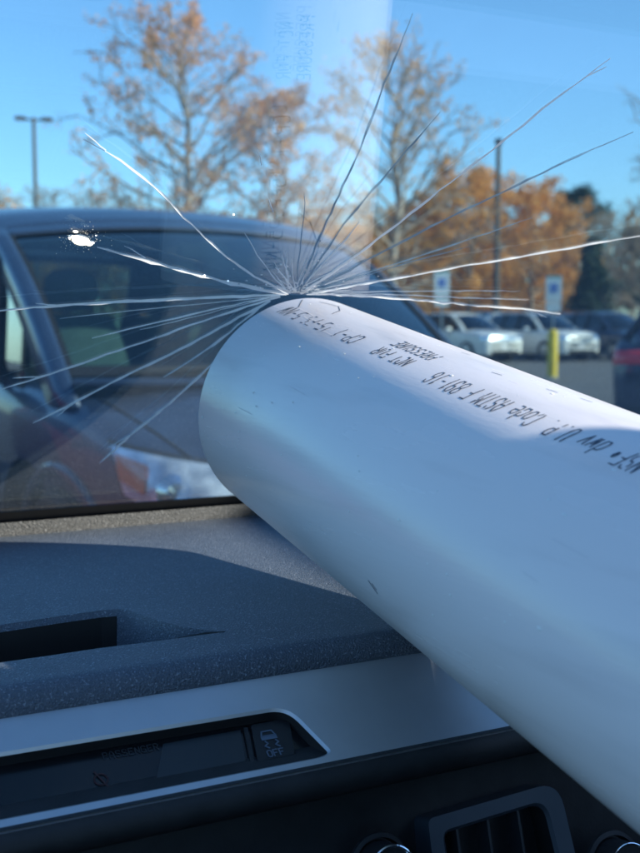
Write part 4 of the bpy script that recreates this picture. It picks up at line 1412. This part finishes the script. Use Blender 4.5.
# rolled front lip and the shadow gap below it
lp = [(YL, ZD)]
for i in range(1, 9):
    a = R_(i * 14)
    lp.append((YL - 0.013 * math.sin(a), ZD - 0.013 * (1 - math.cos(a))))
lp += [(YL + 0.004, ZD - 0.0225), (YL + 0.02, ZD - 0.024)]
vs = [(x, y, z) for (y, z) in lp for x in (DX0, DX1)]
m.add(vs, [(2 * i, 2 * i + 1, 2 * i + 3, 2 * i + 2) for i in range(len(lp) - 1)])
dash_o = m.build('dashboard', M['dash'], own, fix=True, angle=50)
mt_.build('tray_black', M['black'], dash_o, smooth=False)
m = MB()                                               # raised strip along the glass
sp_ = [(YS, ZD - 0.006), (YS, ZD + 0.001), (YS + 0.003, ZD + 0.004), (YG - 0.004, Z0 + 0.000), (YG - 0.001, ZD - 0.02)]
vs = [(x, y, z) for (y, z) in sp_ for x in (DX0, DX1)]
m.add(vs, [(2 * i, 2 * i + 1, 2 * i + 3, 2 * i + 2) for i in range(len(sp_) - 1)])
m.build('defroster_strip', M['dash_strip'], own, angle=25)

# ---- silver trim with the display opening
TP = on_plane(120, 689, Vector((0, YL - 0.006, 0)), Vector((0, 1, 0)))
TD = Vector((0, -0.866, -0.50)).normalized()           # down the trim face
TNn = Vector((0, -TD.z, TD.y)) * -1                    # facing the viewer and up
TNn = Vector((0, -0.5, 0.866)).normalized()
TO = Vector((0, TP.y, TP.z))
frame_t = (TO, Vector((1, 0, 0)), TD, TNn)
def trim(px, py, off=0.0):
    p = on_plane(px, py, TO + TNn * off, TNn)
    return (p.x, (p - TO).dot(TD))
w_bot = trim(120, 810)[1]
hole_px = [(-260, 795), (287, 705.5), (333, 752), (322, 757.5), (-260, 871)]
hole = round_poly([trim(*q) for q in hole_px], [0.002, 0.012, 0.010, 0.006, 0.002])
outer = [(DX0, 0.0), (DX1, 0.0), (DX1, w_bot), (DX0, w_bot)]
M['trim'] = noisy(new_mat('silver_trim', rough=0.42, metal=0.7), 25, [(0.3, (0.52, 0.54, 0.57)), (0.7, (0.58, 0.60, 0.63))], bump=(900, 0.08, 0.0004))
m = MB()
m.plate_hole(outer, hole, frame_t, 0.012, 0, 1, 0.0015)
# rolled lower edge
o, ex, ey, en = frame_t
rl = [(w_bot + 0.010 * math.sin(R_(a)), -0.010 * (1 - math.cos(R_(a)))) for a in range(0, 121, 15)]
vs = [o + ex * x + ey * a + en * h for (a, h) in rl for x in (DX0, DX1)]
m.add(vs, [(2 * i, 2 * i + 1, 2 * i + 3, 2 * i + 2) for i in range(len(rl) - 1)], 1)
trim_o = m.build('trim_panel', [M['trim'], M['dark_plastic']], own, fix=True, angle=40)
M['display'] = noisy(new_mat('display_panel', rough=0.22), 40, [(0.3, (0.006, 0.007, 0.009)), (0.7, (0.010, 0.011, 0.013))])
M['screen'] = new_mat('screen_glass', (0.022, 0.026, 0.03), 0.3)
dp = -0.009
hb = offset_poly(hole, 0.004)
m = MB(); m.poly_prism(hb, frame_t, dp - 0.004, dp)
disp = m.build('display', M['display'], own, fix=True, smooth=False)
def tq(pxs, h0, h1, name, mat, parent, rad=0.0):
    m_ = MB()
    q = [trim(x, y, dp) for x, y in pxs]
    if rad: q = round_poly(q, rad)
    m_.poly_prism(q, frame_t, dp + h0, dp + h1)
    return m_.build(name, mat, parent, fix=True, smooth=False)
tq([(163, 745), (240, 731), (246, 765.5), (156, 782)], 0.0003, 0.0009, 'screen', M['screen'], disp)
tq([(243, 730), (247, 729.5), (255, 769), (251, 770)], 0.0003, 0.002, 'divider', M['dark_plastic'], disp)
btn = tq([(250, 728), (288, 721), (294, 757), (257, 764.5)], 0.0003, 0.0025, 'button', new_mat('button_face', (0.012, 0.013, 0.016), 0.45), disp, 0.002)
M['icon'] = new_mat('icon_print', (0.12, 0.16, 0.22), 0.5)
M['dim_print'] = new_mat('dim_print', (0.035, 0.038, 0.042), 0.5)
def trim_strokes(mb, txt, px, py, dxp, hgt, adv, stroke, h):
    x0, y0 = trim(px, py, dp)
    fr = (TO + Vector((1, 0, 0)) * x0 + TD * y0 + TNn * dp, Vector((1, 0, 0)), -TD, TNn)
    for i, c in enumerate(txt):
        if c == ' ': continue
        for pl in GL[c]:
            ribbon(mb, [(i * adv + a / 4 * adv * .66, b_ / 6 * hgt) for a, b_ in pl], stroke, fr, h)
m = MB()
x0, y0 = trim(269, 743, dp)
fr = (TO + Vector((1, 0, 0)) * x0 + TD * y0 + TNn * dp, Vector((1, 0, 0)), -TD, TNn)
h = 0.0029
ribbon(m, [(-.0042, .0030), (-.0030, .0062), (.0030, .0062), (.0042, .0030), (-.0042, .0030)], .0009, fr, h)
m.add([fr[0] + fr[1] * a + fr[2] * b_ + fr[3] * h for a, b_ in [(-.0048, .0002), (.0048, .0002), (.0048, .0030), (-.0048, .0030)]], [(0, 1, 2, 3)])
for sx in (-1, 1):
    ribbon(m, [(sx * .0032, -.0006), (sx * .0032 + .0012, -.0022), (sx * .0032 - .0012, -.0038), (sx * .0032 + .0010, -.0054)], .0009, fr, h)
fr2 = (fr[0] - fr[2] * .0112 - fr[1] * .0048, fr[1], fr[2], fr[3])
for i, c in enumerate('OFF'):
    for pl in GL[c]:
        ribbon(m, [(i * .0036 + a / 4 * .0025, b_ / 6 * .0042) for a, b_ in pl], .0008, fr2, h)
m.build('button_icon', M['icon'], btn, smooth=False)
GL['G'] = [[(4, 5), (3, 6), (1, 6), (0, 5), (0, 1), (1, 0), (4, 0), (4, 3), (2, 3)]]
m = MB()
trim_strokes(m, 'PASSENGER', 104, 760, 0, .0042, .0035, .0006, .0004)
m.build('display_lettering', M['dim_print'], disp, smooth=False)
M['dim_red'] = new_mat('dim_red', (0.05, 0.012, 0.012), 0.5)
m = MB()
x0, y0 = trim(101, 780, dp)
fr = (TO + Vector((1, 0, 0)) * x0 + TD * y0 + TNn * dp, Vector((1, 0, 0)), -TD, TNn)
ribbon(m, [(.0035 * math.cos(math.tau * i / 14), .0035 * math.sin(math.tau * i / 14)) for i in range(15)], .0009, fr, .0005)
ribbon(m, [(-.0025, .0055), (.0028, -.006)], .0009, fr, .0007)
m.build('indicator_symbol', M['dim_red'], disp, smooth=False)

# ---- lower dash, vent, knobs
tb = TO + TD * (w_bot + 0.005)
m = MB()
lowp = [(tb.y + 0.004, tb.z + 0.004), (tb.y + 0.030, tb.z + 0.006), (tb.y + 0.034, tb.z - 0.004), (tb.y + 0.028, tb.z - 0.030), (tb.y + 0.012, tb.z - 0.10), (tb.y - 0.02, tb.z - 0.25), (tb.y - 0.02, tb.z - 0.5)]
N = 8
vs = [(DX0 + (DX1 - DX0) * i / N, y, z) for (y, z) in lowp for i in range(N + 1)]
m.add(vs, [(r * (N + 1) + i, r * (N + 1) + i + 1, (r + 1) * (N + 1) + i + 1, (r + 1) * (N + 1) + i) for r in range(len(lowp) - 1) for i in range(N)])
m.build('lower_dash', M['dark_plastic'], own, angle=60)
VN = Vector((0, -0.955, 0.297)).normalized()
VO = Vector((0, tb.y + 0.012, tb.z - 0.03))
VDn = Vector((0, -VN.z, VN.y)); VDn = VDn if VDn.z < 0 else -VDn
frame_v = (VO, Vector((1, 0, 0)), VDn, VN)
def vpl(px, py):
    p = on_plane(px, py, VO, VN)
    return (p.x, (p - VO).dot(VDn))
M['vent_frame'] = noisy(new_mat('vent_satin', rough=0.42, metal=0.4), 30, [(0.3, (0.07, 0.09, 0.115)), (0.7, (0.085, 0.105, 0.13))])
vo_ = round_poly([vpl(*q) for q in [(428, 819), (558, 781), (592, 925), (446, 975)]], [0.004, 0.016, 0.012, 0.012])
vi_ = round_poly([vpl(*q) for q in [(442, 831), (546, 799), (572, 905), (460, 948)]], [0.006, 0.012, 0.010, 0.010])
vent = empty('air_vent', (0, 0, 0)); vent.parent = own
m = MB(); m.plate_hole(vo_, vi_, frame_v, 0.02, 0, 1, 0.002)
m.build('vent_frame', [M['vent_frame'], M['black']], vent, fix=True, angle=40)
m = MB(); m.poly_prism(offset_poly(vi_, 0.003), frame_v, -0.05, -0.03)
m.build('vent_cavity', M['black'], vent, fix=True, smooth=False)
M['slat'] = new_mat('vent_slat', (0.03, 0.033, 0.038), 0.35)
for (xa, xb) in [(459, 474), (490, 504), (520, 536)]:
    m = MB()
    a = Vector(vpl(xa, 826 - (xa - 459) * 0.30)); b_ = Vector(vpl(xb, 930 - (xa - 459) * 0.35))
    vs = []
    for q in (a, b_):
        for (hx, hz) in ((-0.0008, -0.003), (0.0008, -0.003), (0.003, -0.026), (0.0014, -0.026)):
            vs.append(VO + Vector((1, 0, 0)) * (q.x + hx) + VDn * q.y + VN * hz)
    m.add(vs, [(0, 1, 5, 4), (1, 2, 6, 5), (2, 3, 7, 6), (3, 0, 4, 7), (0, 3, 2, 1), (4, 5, 6, 7)])
    m.build('slat', M['slat'], vent, smooth=False)
def knob(px, py, r, ring_r, face):
    x, y = vpl(px, py)
    c = VO + Vector((1, 0, 0)) * x + VDn * y
    e1, e2 = Vector((1, 0, 0)), VDn
    m_ = MB()
    K_ = 40
    prof_ = [(r * 1.45, 0.001), (r * 1.42, 0.003), (r * 1.25, 0.004), (r * 1.2, -0.002)]
    vs_ = [c + (e1 * math.cos(math.tau * j / K_) + e2 * math.sin(math.tau * j / K_)) * q + VN * hh for q, hh in prof_ for j in range(K_)]
    m_.add(vs_, [(i * K_ + j, i * K_ + (j + 1) % K_, (i + 1) * K_ + (j + 1) % K_, (i + 1) * K_ + j) for i in range(len(prof_) - 1) for j in range(K_)])
    ko = m_.build('knob', M['dark_plastic'], own)
    m_ = MB()
    prof_ = [(r * 1.12, 0.0), (r * 1.08, 0.016), (r * 0.98, 0.018), (0.0005, 0.017)]
    vs_ = [c + (e1 * math.cos(math.tau * j / K_) + e2 * math.sin(math.tau * j / K_)) * q + VN * hh for q, hh in prof_ for j in range(K_)]
    m_.add(vs_, [(i * K_ + j, i * K_ + (j + 1) % K_, (i + 1) * K_ + (j + 1) % K_, (i + 1) * K_ + j) for i in range(len(prof_) - 1) for j in range(K_)])
    m_.build('knob_cap', face, ko)
    m_ = MB()
    m_.tube([c + VN * 0.018 + (e1 * math.cos(math.tau * j / K_) + e2 * math.sin(math.tau * j / K_)) * r * 1.02 for j in range(K_)], ring_r, 8, closed=True)
    m_.build('chrome_ring', M['chrome'], ko)
knob(378, 868, 0.0135, 0.0011, M['dark_plastic'])
knob(612, 866, 0.0150, 0.0008, M['dark_plastic'])

# ---- shell of the car round the viewer
M['lining'] = noisy(new_mat('headlining', rough=0.95), 40, [(0.3, (0.50, 0.49, 0.47)), (0.7, (0.58, 0.57, 0.55))])
m = MB()
XC, HWd = 0.35, 0.66
def rf(u, v):
    x = XC + HWd * 0.93 * (2 * u - 1)
    y = -0.02 - 0.16 * (2 * u - 1) ** 4 + (-2.0) * v
    return Vector((x, y, 1.635 - 0.05 * (2 * u - 1) ** 2 + 0.03 * math.sin(math.pi * v)))
m.grid(rf, 16, 10)
ro = m.build('roof', M['lining'], own)
md = ro.modifiers.new('s', 'SOLIDIFY'); md.thickness = 0.03; md.offset = 1
for sx in (-1, 1):
    xs = XC + sx * 0.65
    m = MB()
    xg = 0.935 if sx > 0 else -0.325
    gp = [gsurf(xg, z, 0.022) for z in (0.9, 1.2, 1.4, 1.55, 1.66)]
    m.tube(gp + [Vector((xg + sx * 0.03, -0.18, 1.665)), Vector((xs, -1.0, 1.63)), Vector((xs, -2.0, 1.6))], [.022, .02, .02, .02, .02, .022, .03, .03], 10)
    m.build('roof_pillar', M['lining'], own)
    m = MB()
    m.box((xs - 0.03, -2.1, 0.35), (xs + 0.03, 1.05, 0.985), bev=0.02)
    m.build('door', M['dark_plastic'], own)
    m = MB()
    m.box((xs - 0.02, -0.95, 0.98), (xs + 0.02, -0.78, 1.57), bev=0.01)
    m.build('door_pillar', M['dark_plastic'], own)
m = MB(); m.box((XC - 0.7, -2.15, 0.35), (XC + 0.7, -2.05, 1.05), bev=0.02)
m.build('rear_panel', M['dark_plastic'], own)
m = MB(); m.box((XC - 0.7, -2.1, 0.28), (XC + 0.7, 1.9, 0.33))
m.build('floor', M['dark_plastic'], own)
for sx in (-1, 1):
    m = MB()
    c = Vector((XC + sx * 0.36, -0.62, 0))
    m.grid(lambda u, v: c + Vector(((-0.25 + 0.5 * u) * (1 - .2 * v ** 3), -0.18 * v, 0.55 + 0.60 * v)), 8, 8)
    so_ = m.build('seat', M['dark_plastic'], own)
    md = so_.modifiers.new('s', 'SOLIDIFY'); md.thickness = 0.11
m = MB()
m.grid(lambda u, v: Vector((XC + 0.72 * (2 * u - 1), YG + 0.06 + 0.85 * v - 0.10 * (2 * u - 1) ** 2, 0.97 - 0.03 * (2 * u - 1) ** 2 - 0.20 * v ** 1.6)), 16, 10)
m.grid(lambda u, v: Vector((XC + 0.72 * (2 * u - 1), YG + 0.91 + 0.10 * v - 0.10 * (2 * u - 1) ** 2, 0.77 - 0.03 * (2 * u - 1) ** 2 - 0.40 * v)), 16, 4)
m.build('hood', M['grey_paint'], own)
m = MB(); m.grid(lambda u, v: Vector((XC + 0.72 * (2 * u - 1), YG + 0.0 + 0.07 * v, 0.93 + 0.03 * v)), 8, 2)
m.build('cowl', M['black'], own)
